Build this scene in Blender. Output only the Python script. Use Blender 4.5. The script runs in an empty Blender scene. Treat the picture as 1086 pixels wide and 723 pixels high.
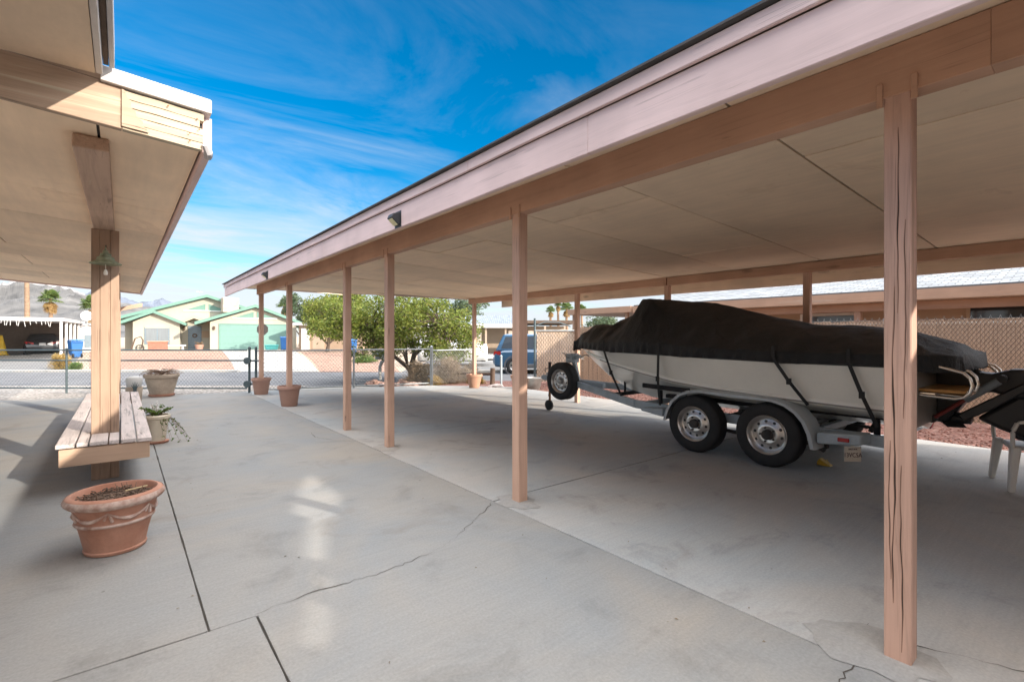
import bpy, bmesh, math, random
from mathutils import Vector, Matrix, noise
random.seed(7)
R = math.radians
scn = bpy.context.scene
COL = scn.collection
PI = math.pi

# ------------------------------------------------------------------ helpers
def tag(o, label=None, cat=None, group=None, kind=None):
    if label: o['label'] = label
    if cat: o['category'] = cat
    if group: o['group'] = group
    if kind: o['kind'] = kind
    return o

def thing(name, label, cat, loc=(0, 0, 0), rz=0.0, group=None):
    o = bpy.data.objects.new(name, None)
    COL.objects.link(o)
    o.empty_display_size = 0.1
    o.location = loc
    o.rotation_euler = (0, 0, rz)
    o['m'] = 0
    del o['m']
    return tag(o, label, cat, group)

def root_matrix(o):
    while o.parent is not None:
        o = o.parent
    if o.type == 'EMPTY':
        return Matrix.Translation(o.location) @ Matrix.Rotation(o.rotation_euler.z, 4, 'Z')
    return Matrix.Translation(o.location)

class MB:
    def __init__(s):
        s.v = []; s.f = []
    def add(s, vs, fs):
        n = len(s.v)
        s.v += [tuple(p) for p in vs]
        s.f += [tuple(i + n for i in f) for f in fs]
        return s
    def hexa(s, p):
        return s.add(p, [(0, 3, 2, 1), (4, 5, 6, 7), (0, 1, 5, 4), (1, 2, 6, 5), (2, 3, 7, 6), (3, 0, 4, 7)])
    def box(s, x0, x1, y0, y1, z0, z1):
        return s.hexa([(x0, y0, z0), (x1, y0, z0), (x1, y1, z0), (x0, y1, z0), (x0, y0, z1), (x1, y0, z1), (x1, y1, z1), (x0, y1, z1)])
    def bar(s, a, b, w, h, up=(0, 0, 1)):
        a = Vector(a); b = Vector(b); d = (b - a).normalized(); up = Vector(up)
        sd = d.cross(up)
        if sd.length < 1e-4: sd = d.cross(Vector((1, 0, 0)))
        sd.normalize(); u = sd.cross(d).normalized()
        sd *= w / 2; u *= h / 2
        return s.hexa([a - sd - u, a + sd - u, b + sd - u, b - sd - u, a - sd + u, a + sd + u, b + sd + u, b - sd + u])
    def tube(s, path, r, n=8, closed=False, cap=True):
        P = [Vector(p) for p in path]
        m = len(P)
        rr = r if isinstance(r, (list, tuple)) else [r] * m
        base = len(s.v); prev = None
        for i, p in enumerate(P):
            if closed: t = P[(i + 1) % m] - P[i - 1]
            elif i == 0: t = P[1] - p
            elif i == m - 1: t = p - P[i - 1]
            else: t = P[i + 1] - P[i - 1]
            t = t.normalized() if t.length > 1e-9 else Vector((0, 0, 1))
            if prev is None:
                q = t.cross(Vector((0, 0, 1)))
                if q.length < 0.05: q = t.cross(Vector((1, 0, 0)))
                q.normalize()
            else:
                q = prev - t * prev.dot(t)
                if q.length < 1e-4: q = t.cross(Vector((1, 0, 0)))
                q.normalize()
            prev = q; w = t.cross(q)
            for k in range(n):
                a = 2 * PI * k / n
                s.v.append(tuple(p + (q * math.cos(a) + w * math.sin(a)) * rr[i]))
        for i in range(m if closed else m - 1):
            j = (i + 1) % m
            for k in range(n):
                l = (k + 1) % n
                s.f.append((base + i * n + k, base + i * n + l, base + j * n + l, base + j * n + k))
        if cap and not closed:
            s.f.append(tuple(base + k for k in range(n))[::-1])
            s.f.append(tuple(base + (m - 1) * n + k for k in range(n)))
        return s
    def lathe(s, prof, c=(0, 0, 0), axis='z', n=32, closed=False, fn=None):
        base = len(s.v); c = Vector(c); m = len(prof)
        for i, (r, h) in enumerate(prof):
            for k in range(n):
                a = 2 * PI * k / n
                x, y = r * math.cos(a), r * math.sin(a)
                p = {'z': (x, y, h), 'x': (h, x, y), 'y': (x, h, y)}[axis]
                s.v.append(tuple(c + Vector(p)))
        for i in range(m if closed else m - 1):
            j = (i + 1) % m
            for k in range(n):
                l = (k + 1) % n
                s.f.append((base + i * n + k, base + i * n + l, base + j * n + l, base + j * n + k))
        if not closed:
            if prof[0][0] > 1e-5: s.f.append(tuple(base + k for k in range(n))[::-1])
            if prof[-1][0] > 1e-5: s.f.append(tuple(base + (m - 1) * n + k for k in range(n)))
        return s
    def prism(s, poly, fn, t0, t1):
        n = len(poly)
        vs = [fn(a, b, t0) for a, b in poly] + [fn(a, b, t1) for a, b in poly]
        fs = [tuple(range(n))[::-1], tuple(range(n, 2 * n))] + [(i, (i + 1) % n, n + (i + 1) % n, n + i) for i in range(n)]
        return s.add(vs, fs)
    def grid(s, nu, nv, fn, wrap=False):
        base = len(s.v)
        for i in range(nu):
            for j in range(nv):
                s.v.append(tuple(fn(i, j)))
        for i in range(nu - 1):
            for j in range(nv if wrap else nv - 1):
                k = (j + 1) % nv
                s.f.append((base + i * nv + j, base + i * nv + k, base + (i + 1) * nv + k, base + (i + 1) * nv + j))
        return s
    def build(s, name, m, parent=None, bevel=0, smooth=False, local=False, keep=False, seg=1):
        me = bpy.data.meshes.new(name)
        v = s.v
        if parent is not None and not local:
            inv = root_matrix(parent).inverted()
            v = [tuple(inv @ Vector(p)) for p in v]
        me.from_pydata(v, [], s.f)
        me.validate()
        if not keep:
            bm = bmesh.new(); bm.from_mesh(me)
            bmesh.ops.remove_doubles(bm, verts=bm.verts, dist=1e-5)
            bmesh.ops.recalc_face_normals(bm, faces=bm.faces)
            bm.to_mesh(me); bm.free()
        if smooth:
            me.polygons.foreach_set('use_smooth', [True] * len(me.polygons))
            me.set_sharp_from_angle(angle=R(42))
        o = bpy.data.objects.new(name, me)
        COL.objects.link(o)
        me.materials.append(m)
        if parent is not None: o.parent = parent
        if bevel:
            b = o.modifiers.new('bev', 'BEVEL'); b.width = bevel; b.segments = seg
            b.limit_method = 'ANGLE'; b.angle_limit = R(40)
        return o

def copy_tree(o, parent=None):
    c = o.copy(); COL.objects.link(c)
    if parent is not None: c.parent = parent
    for ch in list(o.children): copy_tree(ch, c)
    return c

# ------------------------------------------------------------------ materials
def nt_new(name):
    m = bpy.data.materials.new(name); m.use_nodes = True
    t = m.node_tree; t.nodes.clear()
    out = t.nodes.new('ShaderNodeOutputMaterial')
    b = t.nodes.new('ShaderNodeBsdfPrincipled')
    t.links.new(b.outputs[0], out.inputs[0])
    return m, t, b

def N(t, kind, **kw):
    n = t.nodes.new(kind)
    for k, v in kw.items():
        if k.startswith('i_'):
            n.inputs[k[2:].replace('_', ' ')].default_value = v
        else: setattr(n, k, v)
    return n

def coords(t, scale=(1, 1, 1), world=False, rnd=True):
    L = t.links
    if world:
        g = N(t, 'ShaderNodeNewGeometry'); src = g.outputs['Position']
    else:
        g = N(t, 'ShaderNodeTexCoord'); src = g.outputs['Object']
        if rnd:
            oi = N(t, 'ShaderNodeObjectInfo')
            mu = N(t, 'ShaderNodeMath', operation='MULTIPLY'); mu.inputs[1].default_value = 41.0
            L.new(oi.outputs['Random'], mu.inputs[0])
            ad = N(t, 'ShaderNodeVectorMath', operation='ADD')
            L.new(src, ad.inputs[0]); L.new(mu.outputs[0], ad.inputs[1]); src = ad.outputs[0]
    mp = N(t, 'ShaderNodeMapping'); mp.inputs['Scale'].default_value = scale
    L.new(src, mp.inputs['Vector'])
    return mp.outputs[0]

def ramp(t, fac, stops):
    r = N(t, 'ShaderNodeValToRGB')
    e = r.color_ramp.elements
    while len(e) < len(stops): e.new(0.5)
    for el, (p, c) in zip(e, stops):
        el.position = p
        el.color = (c[0], c[1], c[2], 1) if isinstance(c, (tuple, list)) else (c, c, c, 1)
    t.links.new(fac, r.inputs[0])
    return r.outputs[0]

def mix(t, fac, a, b, mode='MIX'):
    n = N(t, 'ShaderNodeMix', data_type='RGBA', blend_type=mode)
    for sock, val in ((n.inputs[0], fac), (n.inputs[6], a), (n.inputs[7], b)):
        if hasattr(val, 'is_linked') or hasattr(val, 'links'): t.links.new(val, sock)
        elif isinstance(val, (tuple, list)): sock.default_value = (*val[:3], 1)
        else: sock.default_value = val
    return n.outputs[2]

def noisen(t, vec, scale, detail=4, rough=0.55, dist=0.0):
    n = N(t, 'ShaderNodeTexNoise')
    n.inputs['Scale'].default_value = scale; n.inputs['Detail'].default_value = detail
    n.inputs['Roughness'].default_value = rough; n.inputs['Distortion'].default_value = dist
    t.links.new(vec, n.inputs['Vector'])
    return n.outputs['Fac']

def bump(t, b, h, strength, dist=0.01):
    n = N(t, 'ShaderNodeBump'); n.inputs['Strength'].default_value = strength; n.inputs['Distance'].default_value = dist
    t.links.new(h, n.inputs['Height']); t.links.new(n.outputs[0], b.inputs['Normal'])

def mul(c, k): return tuple(min(1, x * k) for x in c)

def plain(name, c, rough=0.6, var=0.12, scale=6.0, metal=0.0, bmp=0.1, bscale=60, spec=0.5, stretch=(1, 1, 1), c2=None, world=False, coat=0.0):
    m, t, b = nt_new(name)
    v = coords(t, stretch, world)
    n1 = noisen(t, v, scale, 5)
    col = ramp(t, n1, [(0.3, mul(c, 1 - var)), (0.7, c2 if c2 else mul(c, 1 + var))])
    n2 = noisen(t, v, bscale, 3)
    col = mix(t, 0.35 * min(1, var * 4), col, ramp(t, n2, [(0.3, 0.75), (0.7, 1.2)]), 'MULTIPLY')
    t.links.new(col, b.inputs['Base Color'])
    b.inputs['Roughness'].default_value = rough; b.inputs['Metallic'].default_value = metal
    b.inputs['Specular IOR Level'].default_value = spec
    b.inputs['Coat Weight'].default_value = coat
    if bmp: bump(t, b, n2, bmp, 0.004)
    return m

def wood(name, c, axis, wear=0.15, wearc=(0.5, 0.42, 0.33), crack=0.5, grain=0.12, rough=0.7):
    """painted timber: grain, checks and worn spots along one axis"""
    m, t, b = nt_new(name)
    long_, wide = 1.3, 26.0
    sc = {'x': (long_, wide, wide), 'y': (wide, long_, wide), 'z': (wide, wide, long_)}[axis]
    sc2 = {'x': (.22, 13, 13), 'y': (13, .22, 13), 'z': (13, 13, .22)}[axis]
    v = coords(t, sc); v2 = coords(t, sc2); v0 = coords(t)
    g = noisen(t, v, 1.0, 6, .65, .6)
    big = noisen(t, v0, 1.6, 3)
    base = ramp(t, big, [(.3, mul(c, .88)), (.7, mul(c, 1.1))])
    base = mix(t, 1.0, base, ramp(t, g, [(.25, 1 - 2.2 * grain), (.5, 1), (.8, 1 + grain)]), 'MULTIPLY')
    # worn flakes
    fl = noisen(t, v, .55, 7, .72, 1.2)
    wf = ramp(t, fl, [(.64 - wear * .45, 0.0), (.70 - wear * .45, 1.0)])
    base = mix(t, wf, base, ramp(t, g, [(.3, mul(wearc, .7)), (.7, mul(wearc, 1.15))]))
    # checks
    ck = noisen(t, v2, 1.0, 4, .5, .9)
    mm = N(t, 'ShaderNodeMath', operation='SUBTRACT'); mm.inputs[1].default_value = .5; t.links.new(ck, mm.inputs[0])
    ab = N(t, 'ShaderNodeMath', operation='ABSOLUTE'); t.links.new(mm.outputs[0], ab.inputs[0])
    msk = noisen(t, v0, 2.3, 2)
    mk = ramp(t, msk, [(.5, 0.0), (.62, crack)])
    line = ramp(t, ab.outputs[0], [(.003, 1.0), (.009, 0.0)])
    lm = N(t, 'ShaderNodeMath', operation='MULTIPLY'); t.links.new(line, lm.inputs[0]); t.links.new(mk, lm.inputs[1])
    base = mix(t, lm.outputs[0], base, mul(c, .22))
    kv = N(t, 'ShaderNodeTexVoronoi'); kv.inputs['Scale'].default_value = 1.0
    t.links.new(coords(t, {'x': (1.1, 3.2, 3.2), 'y': (3.2, 1.1, 3.2), 'z': (3.2, 3.2, 1.1)}[axis]), kv.inputs['Vector'])
    kd = N(t, 'ShaderNodeMath', operation='MULTIPLY_ADD'); kd.inputs[1].default_value = .10
    t.links.new(g, kd.inputs[0]); t.links.new(kv.outputs['Distance'], kd.inputs[2])
    base = mix(t, ramp(t, kd.outputs[0], [(.09, .65), (.115, .3), (.135, .45), (.15, .0)]), base, mul(c, .45))
    t.links.new(base, b.inputs['Base Color'])
    b.inputs['Roughness'].default_value = rough
    b.inputs['Specular IOR Level'].default_value = .3
    hh = N(t, 'ShaderNodeMath', operation='SUBTRACT'); t.links.new(g, hh.inputs[0]); t.links.new(lm.outputs[0], hh.inputs[1])
    bump(t, b, hh.outputs[0], .35, .004)
    return m

def concrete(name, c, warm=(1.06, 1.0, .93), cool=(.90, .99, 1.09), stain=.62):
    m, t, b = nt_new(name)
    v = coords(t, (1, 1, 1), True)
    n1 = noisen(t, v, .55, 6, .6, .8)
    n2 = noisen(t, v, 2.1, 7, .68, .5)
    n3 = noisen(t, v, 70, 3, .6)
    vs = coords(t, (2.2, 38, 1), True)
    br = noisen(t, vs, 1.0, 3, .5, .3)
    col = ramp(t, n1, [(.32, tuple(c[i] * cool[i] * .94 for i in range(3))), (.68, tuple(c[i] * warm[i] * 1.05 for i in range(3)))])
    col = mix(t, stain, col, ramp(t, n2, [(.25, .55), (.45, .95), (.62, 1.0), (.8, 1.22)]), 'MULTIPLY')
    col = mix(t, .3, col, ramp(t, br, [(.3, .86), (.7, 1.1)]), 'MULTIPLY')
    col = mix(t, .5, col, ramp(t, n3, [(.3, .8), (.7, 1.16)]), 'MULTIPLY')
    # brown and dark oil stains
    n4 = noisen(t, v, .9, 5, .6, 1.4)
    st = ramp(t, n4, [(.60, 0.0), (.75, .5 * stain + .12)])
    col = mix(t, st, col, (c[0] * .55, c[1] * .46, c[2] * .38))
    n5 = noisen(t, v, 9, 3, .5)
    sp = ramp(t, n5, [(.755, 0.0), (.775, .7)])
    col = mix(t, sp, col, (c[0] * .25, c[1] * .22, c[2] * .2))
    t.links.new(col, b.inputs['Base Color'])
    b.inputs['Roughness'].default_value = .78
    b.inputs['Specular IOR Level'].default_value = .35
    hm = N(t, 'ShaderNodeMath', operation='ADD'); t.links.new(n3, hm.inputs[0]); t.links.new(br, hm.inputs[1])
    bump(t, b, hm.outputs[0], .22, .003)
    return m

def gravel(name, cols, scale=26, world=True, bs=.9):
    m, t, b = nt_new(name)
    v = coords(t, (1, 1, 1), world)
    vo = N(t, 'ShaderNodeTexVoronoi'); vo.inputs['Scale'].default_value = scale
    t.links.new(v, vo.inputs['Vector'])
    sp = N(t, 'ShaderNodeSeparateColor'); t.links.new(vo.outputs['Color'], sp.inputs[0])
    k = len(cols)
    col = ramp(t, sp.outputs[0], [(i / (k - 1), c) for i, c in enumerate(cols)])
    edge = ramp(t, vo.outputs['Distance'], [(.25, 1.0), (.75, .35)])
    col = mix(t, .8, col, edge, 'MULTIPLY')
    n = noisen(t, v, .7, 4)
    col = mix(t, .7, col, ramp(t, n, [(.3, .8), (.7, 1.12)]), 'MULTIPLY')
    t.links.new(col, b.inputs['Base Color'])
    b.inputs['Roughness'].default_value = .9
    inv = N(t, 'ShaderNodeMath', operation='SUBTRACT'); inv.inputs[0].default_value = 1; t.links.new(vo.outputs['Distance'], inv.inputs[1])
    bump(t, b, inv.outputs[0], bs, .02)
    return m

def leafm(name, cols, rough=.55, trans=True):
    m, t, b = nt_new(name)
    g = N(t, 'ShaderNodeNewGeometry')
    k = len(cols)
    col = ramp(t, g.outputs['Random Per Island'], [(i / max(1, k - 1), c) for i, c in enumerate(cols)])
    t.links.new(col, b.inputs['Base Color'])
    b.inputs['Roughness'].default_value = rough
    b.inputs['Specular IOR Level'].default_value = .25
    if trans:
        out = [n for n in t.nodes if n.type == 'OUTPUT_MATERIAL'][0]
        tr = N(t, 'ShaderNodeBsdfTranslucent'); t.links.new(col, tr.inputs[0])
        mx = N(t, 'ShaderNodeMixShader'); mx.inputs[0].default_value = .35
        t.links.new(b.outputs[0], mx.inputs[1]); t.links.new(tr.outputs[0], mx.inputs[2]); t.links.new(mx.outputs[0], out.inputs[0])
    return m

def shingle(name, c, sx=4.0, sy=8.0):
    m, t, b = nt_new(name)
    v = coords(t, (1, 1, 1))
    mr = N(t, 'ShaderNodeMapping'); mr.inputs['Rotation'].default_value = (0, 0, PI / 2); t.links.new(v, mr.inputs['Vector'])
    br = N(t, 'ShaderNodeTexBrick'); t.links.new(mr.outputs[0], br.inputs['Vector'])
    br.inputs['Scale'].default_value = 1.0
    br.inputs['Brick Width'].default_value = .26; br.inputs['Row Height'].default_value = .14
    br.inputs['Mortar Size'].default_value = .012; br.inputs['Bias'].default_value = 0
    br.inputs['Color1'].default_value = (*mul(c, .7), 1); br.inputs['Color2'].default_value = (*mul(c, 1.25), 1)
    br.inputs['Mortar'].default_value = (*mul(c, .4), 1)
    n = noisen(t, v, 40, 3)
    col = mix(t, .7, br.outputs['Color'], ramp(t, n, [(.3, .75), (.7, 1.2)]), 'MULTIPLY')
    t.links.new(col, b.inputs['Base Color']); b.inputs['Roughness'].default_value = .85
    bump(t, b, br.outputs['Fac'], -.5, .01)
    return m

def glass(name, c=(.03, .035, .04), rough=.06):
    m, t, b = nt_new(name)
    b.inputs['Base Color'].default_value = (*c, 1); b.inputs['Roughness'].default_value = rough
    b.inputs['Specular IOR Level'].default_value = .8
    return m

def fabric(name, c):
    m, t, b = nt_new(name)
    v = coords(t)
    n = noisen(t, v, 2.5, 5, .6, .4); w = noisen(t, v, 220, 2)
    col = ramp(t, n, [(.3, mul(c, .75)), (.7, mul(c, 1.35))])
    t.links.new(col, b.inputs['Base Color']); b.inputs['Roughness'].default_value = .62
    b.inputs['Specular IOR Level'].default_value = .4
    b.inputs['Sheen Weight'].default_value = .04; b.inputs['Sheen Roughness'].default_value = .5
    wr = noisen(t, coords(t, (1, 1, .45)), 7, 4, .6, .8)
    a = N(t, 'ShaderNodeMath', operation='MULTIPLY_ADD'); a.inputs[1].default_value = 5; t.links.new(wr, a.inputs[0]); t.links.new(w, a.inputs[2])
    bump(t, b, a.outputs[0], .55, .015)
    return m

def plyceil(name, c):
    m, t, b = nt_new(name)
    v = coords(t); g = N(t, 'ShaderNodeNewGeometry')
    n1 = noisen(t, v, 1.1, 5); n2 = noisen(t, coords(t, (3, .35, 1)), 6, 4); n3 = noisen(t, v, .8, 6, .62, 1.5)
    col = ramp(t, n1, [(.3, mul(c, .90)), (.7, mul(c, 1.1))])
    col = mix(t, .7, col, ramp(t, g.outputs['Random Per Island'], [(0, .84), (1, 1.1)]), 'MULTIPLY')
    col = mix(t, .5, col, ramp(t, n2, [(.3, .9), (.7, 1.08)]), 'MULTIPLY')
    st = ramp(t, n3, [(.64, 0.0), (.662, .17), (.72, .06), (.85, .12)])       # old water marks with a darker rim
    col = mix(t, st, col, (c[0] * .55, c[1] * .42, c[2] * .30))
    vo = N(t, 'ShaderNodeTexVoronoi'); vo.inputs['Scale'].default_value = 3.3; vo.inputs['Randomness'].default_value = .08
    t.links.new(coords(t, (1, 1, 0), rnd=False), vo.inputs['Vector'])
    col = mix(t, ramp(t, vo.outputs['Distance'], [(.014, .55), (.022, 0.0)]), col, mul(c, .35))     # nail heads
    t.links.new(col, b.inputs['Base Color']); b.inputs['Roughness'].default_value = .8
    bump(t, b, n2, .2, .006)
    return m
PAINT = (.43, .275, .215)
FADE = (.69, .525, .50)
M = {}
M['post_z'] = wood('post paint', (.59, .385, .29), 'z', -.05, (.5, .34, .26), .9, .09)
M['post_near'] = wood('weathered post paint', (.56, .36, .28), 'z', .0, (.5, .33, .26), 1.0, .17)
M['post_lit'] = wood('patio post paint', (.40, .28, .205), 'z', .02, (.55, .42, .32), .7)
M['beam_y'] = wood('beam paint', (.52, .315, .215), 'y', -.1, (.4, .28, .2), .35, .06)
M['fascia_y'] = wood('faded fascia paint', FADE, 'y', -.05, (.45, .33, .28), .3, .05)
M['fascia_r'] = wood('rear fascia paint', (.72, .57, .43), 'y', -.1, (.45, .33, .28), .4, .05)
M['fascia_x'] = wood('faded rake paint', FADE, 'x', .02, (.45, .33, .28), .4, .06)
M['rake_x'] = wood('peeling rake paint', (.43, .31, .225), 'x', .2, (.50, .42, .31), .9, .14)
M['bare_x'] = wood('weathered bare timber', (.46, .38, .275), 'x', .1, (.52, .45, .35), 1.0, .3)
M['beam_pt'] = wood('patio beam paint', (.50, .34, .25), 'y', .04, (.6, .46, .34), .5)
M['seat_y'] = wood('bench seat paint', (.62, .55, .525), 'y', .2, (.40, .36, .345), .7, .12)
M['seat_x'] = wood('bench apron paint', (.52, .36, .26), 'x', .03, (.42, .26, .2), .4, .06)
M['ply'] = plain('painted plywood soffit', (.70, .555, .415), .8, .11, 1.1, bmp=.15, bscale=35, stretch=(1, .5, 1))
M['plyc'] = plyceil('painted plywood sheets', (.86, .665, .475))
M['ply_dark'] = plain('roof deck', (.17, .13, .10), .9)
M['roofing'] = plain('rolled roofing', (.07, .065, .065), .9, .2)
M['white_trim'] = plain('white metal trim', (.54, .51, .49), .5, .08)
M['grey_trim'] = plain('grey flashing', (.42, .41, .42), .5, .08)
M['stucco'] = plain('tan stucco', (.45, .34, .25), .9, .06, 3, bmp=.5, bscale=90)
M['conc'] = concrete('driveway concrete', (.297, .291, .279))
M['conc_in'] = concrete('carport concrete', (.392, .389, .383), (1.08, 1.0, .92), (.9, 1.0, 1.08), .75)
M['conc_edge'] = concrete('kerb concrete', (.36, .345, .32))
M['splitm'] = plain('open split', (.045, .03, .024), .95)
M['splite'] = plain('raw split edge', (.36, .21, .15), .9)
M['mortar'] = concrete('rough mortar', (.335, .325, .31))
M['joint'] = plain('joint dirt', (.075, .066, .058), .95, .3, 8, world=True)
M['asphalt'] = plain('asphalt', (.13, .13, .135), .85, .15, 1.2, bmp=.4, bscale=70, world=True)
M['asphalt_old'] = plain('old asphalt', (.16, .157, .153), .9, .12, .9, bmp=.4, bscale=60, world=True)
M['dirt'] = plain('desert dirt', (.36, .28, .21), .95, .18, .25, bmp=.4, bscale=12, world=True)
M['gravel_w'] = gravel('white gravel', [(.24, .21, .18), (.46, .42, .38), (.33, .29, .26), (.52, .49, .45)], 16)
M['gravel_p'] = gravel('pink gravel', [(.33, .19, .13), (.44, .275, .205), (.37, .23, .165), (.48, .32, .245)], 14)
M['gravel_r'] = gravel('red gravel', [(.15, .06, .045), (.28, .13, .10), (.20, .09, .07), (.36, .21, .17)], 24)
M['terra'] = plain('terracotta', (.43, .19, .12), .8, .14, 4, bmp=.35, bscale=40, c2=(.52, .285, .205))
M['terra_w'] = plain('lime bloomed terracotta', (.46, .25, .18), .85, .25, 16, bmp=.4, bscale=40, c2=(.66, .53, .47))
M['terra_b'] = plain('brown painted clay', (.36, .21, .16), .7, .08, 5)
M['terra_l'] = plain('pale terracotta', (.44, .25, .17), .75, .08, 5)
M['stone'] = plain('cast stone', (.44, .36, .28), .9, .25, 4, bmp=.6, bscale=30, c2=(.52, .42, .33))
M['cream_pot'] = plain('cream glazed clay', (.66, .58, .46), .5, .08, 5)
M['soil'] = plain('potting bark', (.13, .085, .06), .95, .5, 40, bmp=1.0, bscale=60)
M['twig'] = plain('dry twigs', (.20, .13, .09), .9, .4, 12)
M['straw'] = plain('straw', (.62, .48, .28), .8, .1)
M['gel'] = plain('white gelcoat', (.80, .785, .72), .2, .05, 2, bmp=0.03, spec=.5, coat=.15)
M['gel_d'] = plain('grey chine shade and transom', (.23, .215, .19), .4, .06)
M['cover'] = fabric('black canvas', (.0155, .0168, .0188))
M['cover_g'] = fabric('faded canvas', (.05, .043, .036))
M['strap'] = plain('black webbing', (.015, .015, .016), .7)
M['chrome'] = plain('stainless tube', (.72, .68, .62), .18, .05, metal=1.0, bmp=0)
M['teak'] = wood('varnished teak', (.48, .24, .07), 'y', .0, (.5, .3, .1), .2, .2, .3)
M['blackmetal'] = plain('black enamel', (.015, .015, .016), .38, .15, 4, bmp=.05)
M['redrod'] = plain('red painted ram', (.22, .03, .025), .4)
M['greyram'] = plain('grey ram', (.20, .225, .24), .4)
M['galv'] = plain('blue grey trailer paint', (.36, .42, .46), .5, .14, 5, bmp=.12)
M['fender'] = plain('grey fender paint', (.40, .44, .46), .4, .08, 4, bmp=.05)
M['steel'] = plain('dull steel', (.35, .35, .34), .45, .2, 8, metal=.7)
M['rim'] = plain('chromed wheel', (.62, .61, .59), .3, .1, 8, metal=.9, bmp=.02)
M['rust'] = plain('rusty steel', (.24, .11, .05), .85, .4, 12, bmp=.4)
M['rubber'] = plain('tyre rubber', (.017, .017, .018), .75, .25, 9, bmp=.25, bscale=40)
M['bunk'] = plain('bunk carpet', (.02, .02, .022), .95)
M['redlens'] = plain('red lens', (.35, .02, .02), .25)
M['plate'] = plain('licence plate', (.55, .50, .42), .5, .08)
M['plate_t'] = plain('plate figures', (.10, .05, .06), .5)
M['yellow'] = plain('yellow plastic', (.62, .40, .03), .5, .1)
M['plastic_w'] = plain('white resin', (.72, .70, .65), .5, .06, 5)
M['verdigris'] = plain('verdigris bronze', (.20, .24, .15), .7, .3, 18, c2=(.30, .33, .22))
M['shell'] = plain('white shell', (.75, .70, .62), .5)
M['blackplastic'] = plain('black plastic', (.03, .033, .036), .5)
M['panel'] = plain('led lens', (.62, .56, .32), .3)
M['fence_green'] = plain('dark fence rail', (.07, .10, .11), .5, .15, 6)
M['fence_grey'] = plain('galvanised pipe', (.36, .39, .40), .5, .1, 6, metal=.3)
M['wire'] = plain('fence wire', (.07, .085, .09), .5, .1)
M['wire_g'] = plain('galvanised wire', (.33, .34, .34), .5, .1)
M['wire_b'] = plain('weathered wire', (.13, .095, .075), .6, .15)
M['slat'] = plain('tan privacy slat', (.50, .35, .245), .7, .12, 2.0, stretch=(1, 6, .4))
M['slat_pale'] = plain('bleached privacy slat', (.58, .45, .34), .8, .15, 2.0, stretch=(1, 6, .4))
M['cream_wall'] = plain('cream stucco', (.38, .355, .285), .9, .04, 2, bmp=.3, bscale=60)
M['mint'] = plain('mint paint', (.115, .225, .18), .6, .06)
M['mint_pale'] = plain('pale mint door', (.135, .25, .22), .5, .04)
M['greyblue'] = plain('grey blue door', (.14, .185, .215), .5)
M['tan_wall'] = plain('tan block', (.36, .26, .18), .9, .06, 2, bmp=.3)
M['tan_wall2'] = plain('light tan wall', (.42, .32, .235), .9, .06, 2, bmp=.3)
M['shingle'] = shingle('grey shingles', (.235, .25, .265))
M['shingle_b'] = shingle('blue grey shingles', (.20, .235, .275))
M['brown_fascia'] = wood('neighbour fascia', (.40, .25, .17), 'y', .03, (.45, .33, .25), .3, .05)
M['brownwood'] = plain('dark brown wood', (.10, .065, .045), .8, .3, 10)
M['white_paint'] = plain('white paint', (.58, .57, .55), .5, .04)
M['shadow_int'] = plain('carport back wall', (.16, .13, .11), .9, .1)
M['glass'] = glass('window glass')
M['curtain'] = plain('curtained glass', (.17, .19, .20), .25, .12, 3, stretch=(8, 8, .3))
M['carblack'] = plain('black car paint', (.018, .019, .022), .25, .05, bmp=0, coat=.6)
M['carblue'] = plain('blue car paint', (.03, .09, .17), .3, .05, bmp=0, coat=.6)
M['cargrey'] = plain('grey cladding', (.10, .10, .105), .6)
M['lamp_w'] = plain('clear lamp', (.7, .7, .7), .15, .02, bmp=0)
M['bin_blue'] = plain('blue bin plastic', (.018, .115, .33), .5, .06, bmp=.05)
M['teal'] = plain('teal plastic', (.10, .46, .42), .5)
M['bark'] = plain('bark', (.085, .06, .045), .95, .35, 10, bmp=.8, bscale=25)
M['palmbark'] = plain('palm trunk', (.24, .16, .105), .95, .25, 6, bmp=.8, bscale=14)
M['leaf'] = leafm('mesquite leaves', [(.09, .135, .022), (.155, .20, .035), (.215, .235, .045), (.075, .11, .02), (.25, .24, .06)])
M['leaf_d'] = leafm('dark leaves', [(.035, .07, .02), (.06, .10, .03), (.085, .12, .04)])
M['leaf_b'] = leafm('grey green leaves', [(.07, .11, .06), (.10, .14, .08), (.13, .16, .09)])
M['dry'] = leafm('dry brush', [(.26, .18, .11), (.36, .27, .18), (.20, .15, .10), (.42, .33, .22)])
M['vine'] = leafm('dead vine', [(.16, .10, .075), (.24, .16, .12), (.11, .07, .055), (.30, .22, .17)])
M['gold'] = leafm('golden grass', [(.45, .31, .10), (.38, .25, .08), (.50, .38, .15)])
M['green_s'] = leafm('small shrub leaves', [(.10, .18, .04), (.16, .24, .06), (.08, .13, .04)])
M['petal'] = leafm('white petals', [(.8, .78, .74), (.85, .82, .8)])
M['frond'] = leafm('palm fronds', [(.06, .11, .03), (.10, .15, .04), (.13, .17, .05)])
M['frond_dry'] = leafm('dry fronds', [(.34, .22, .09), (.28, .17, .07), (.42, .29, .12)])
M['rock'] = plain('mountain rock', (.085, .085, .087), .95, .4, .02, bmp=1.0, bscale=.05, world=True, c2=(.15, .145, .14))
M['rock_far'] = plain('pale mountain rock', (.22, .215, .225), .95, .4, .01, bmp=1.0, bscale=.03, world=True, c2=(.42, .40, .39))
M['rock_haze'] = plain('haze tinted far rock', (.12, .14, .18), .95, .2, .006, world=True)  # distance haze put into the rock colour as blue grey
M['redrock'] = plain('red landscaping rock', (.30, .17, .13), .9, .3, 8, bmp=.6, bscale=20, c2=(.42, .27, .22))
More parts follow.
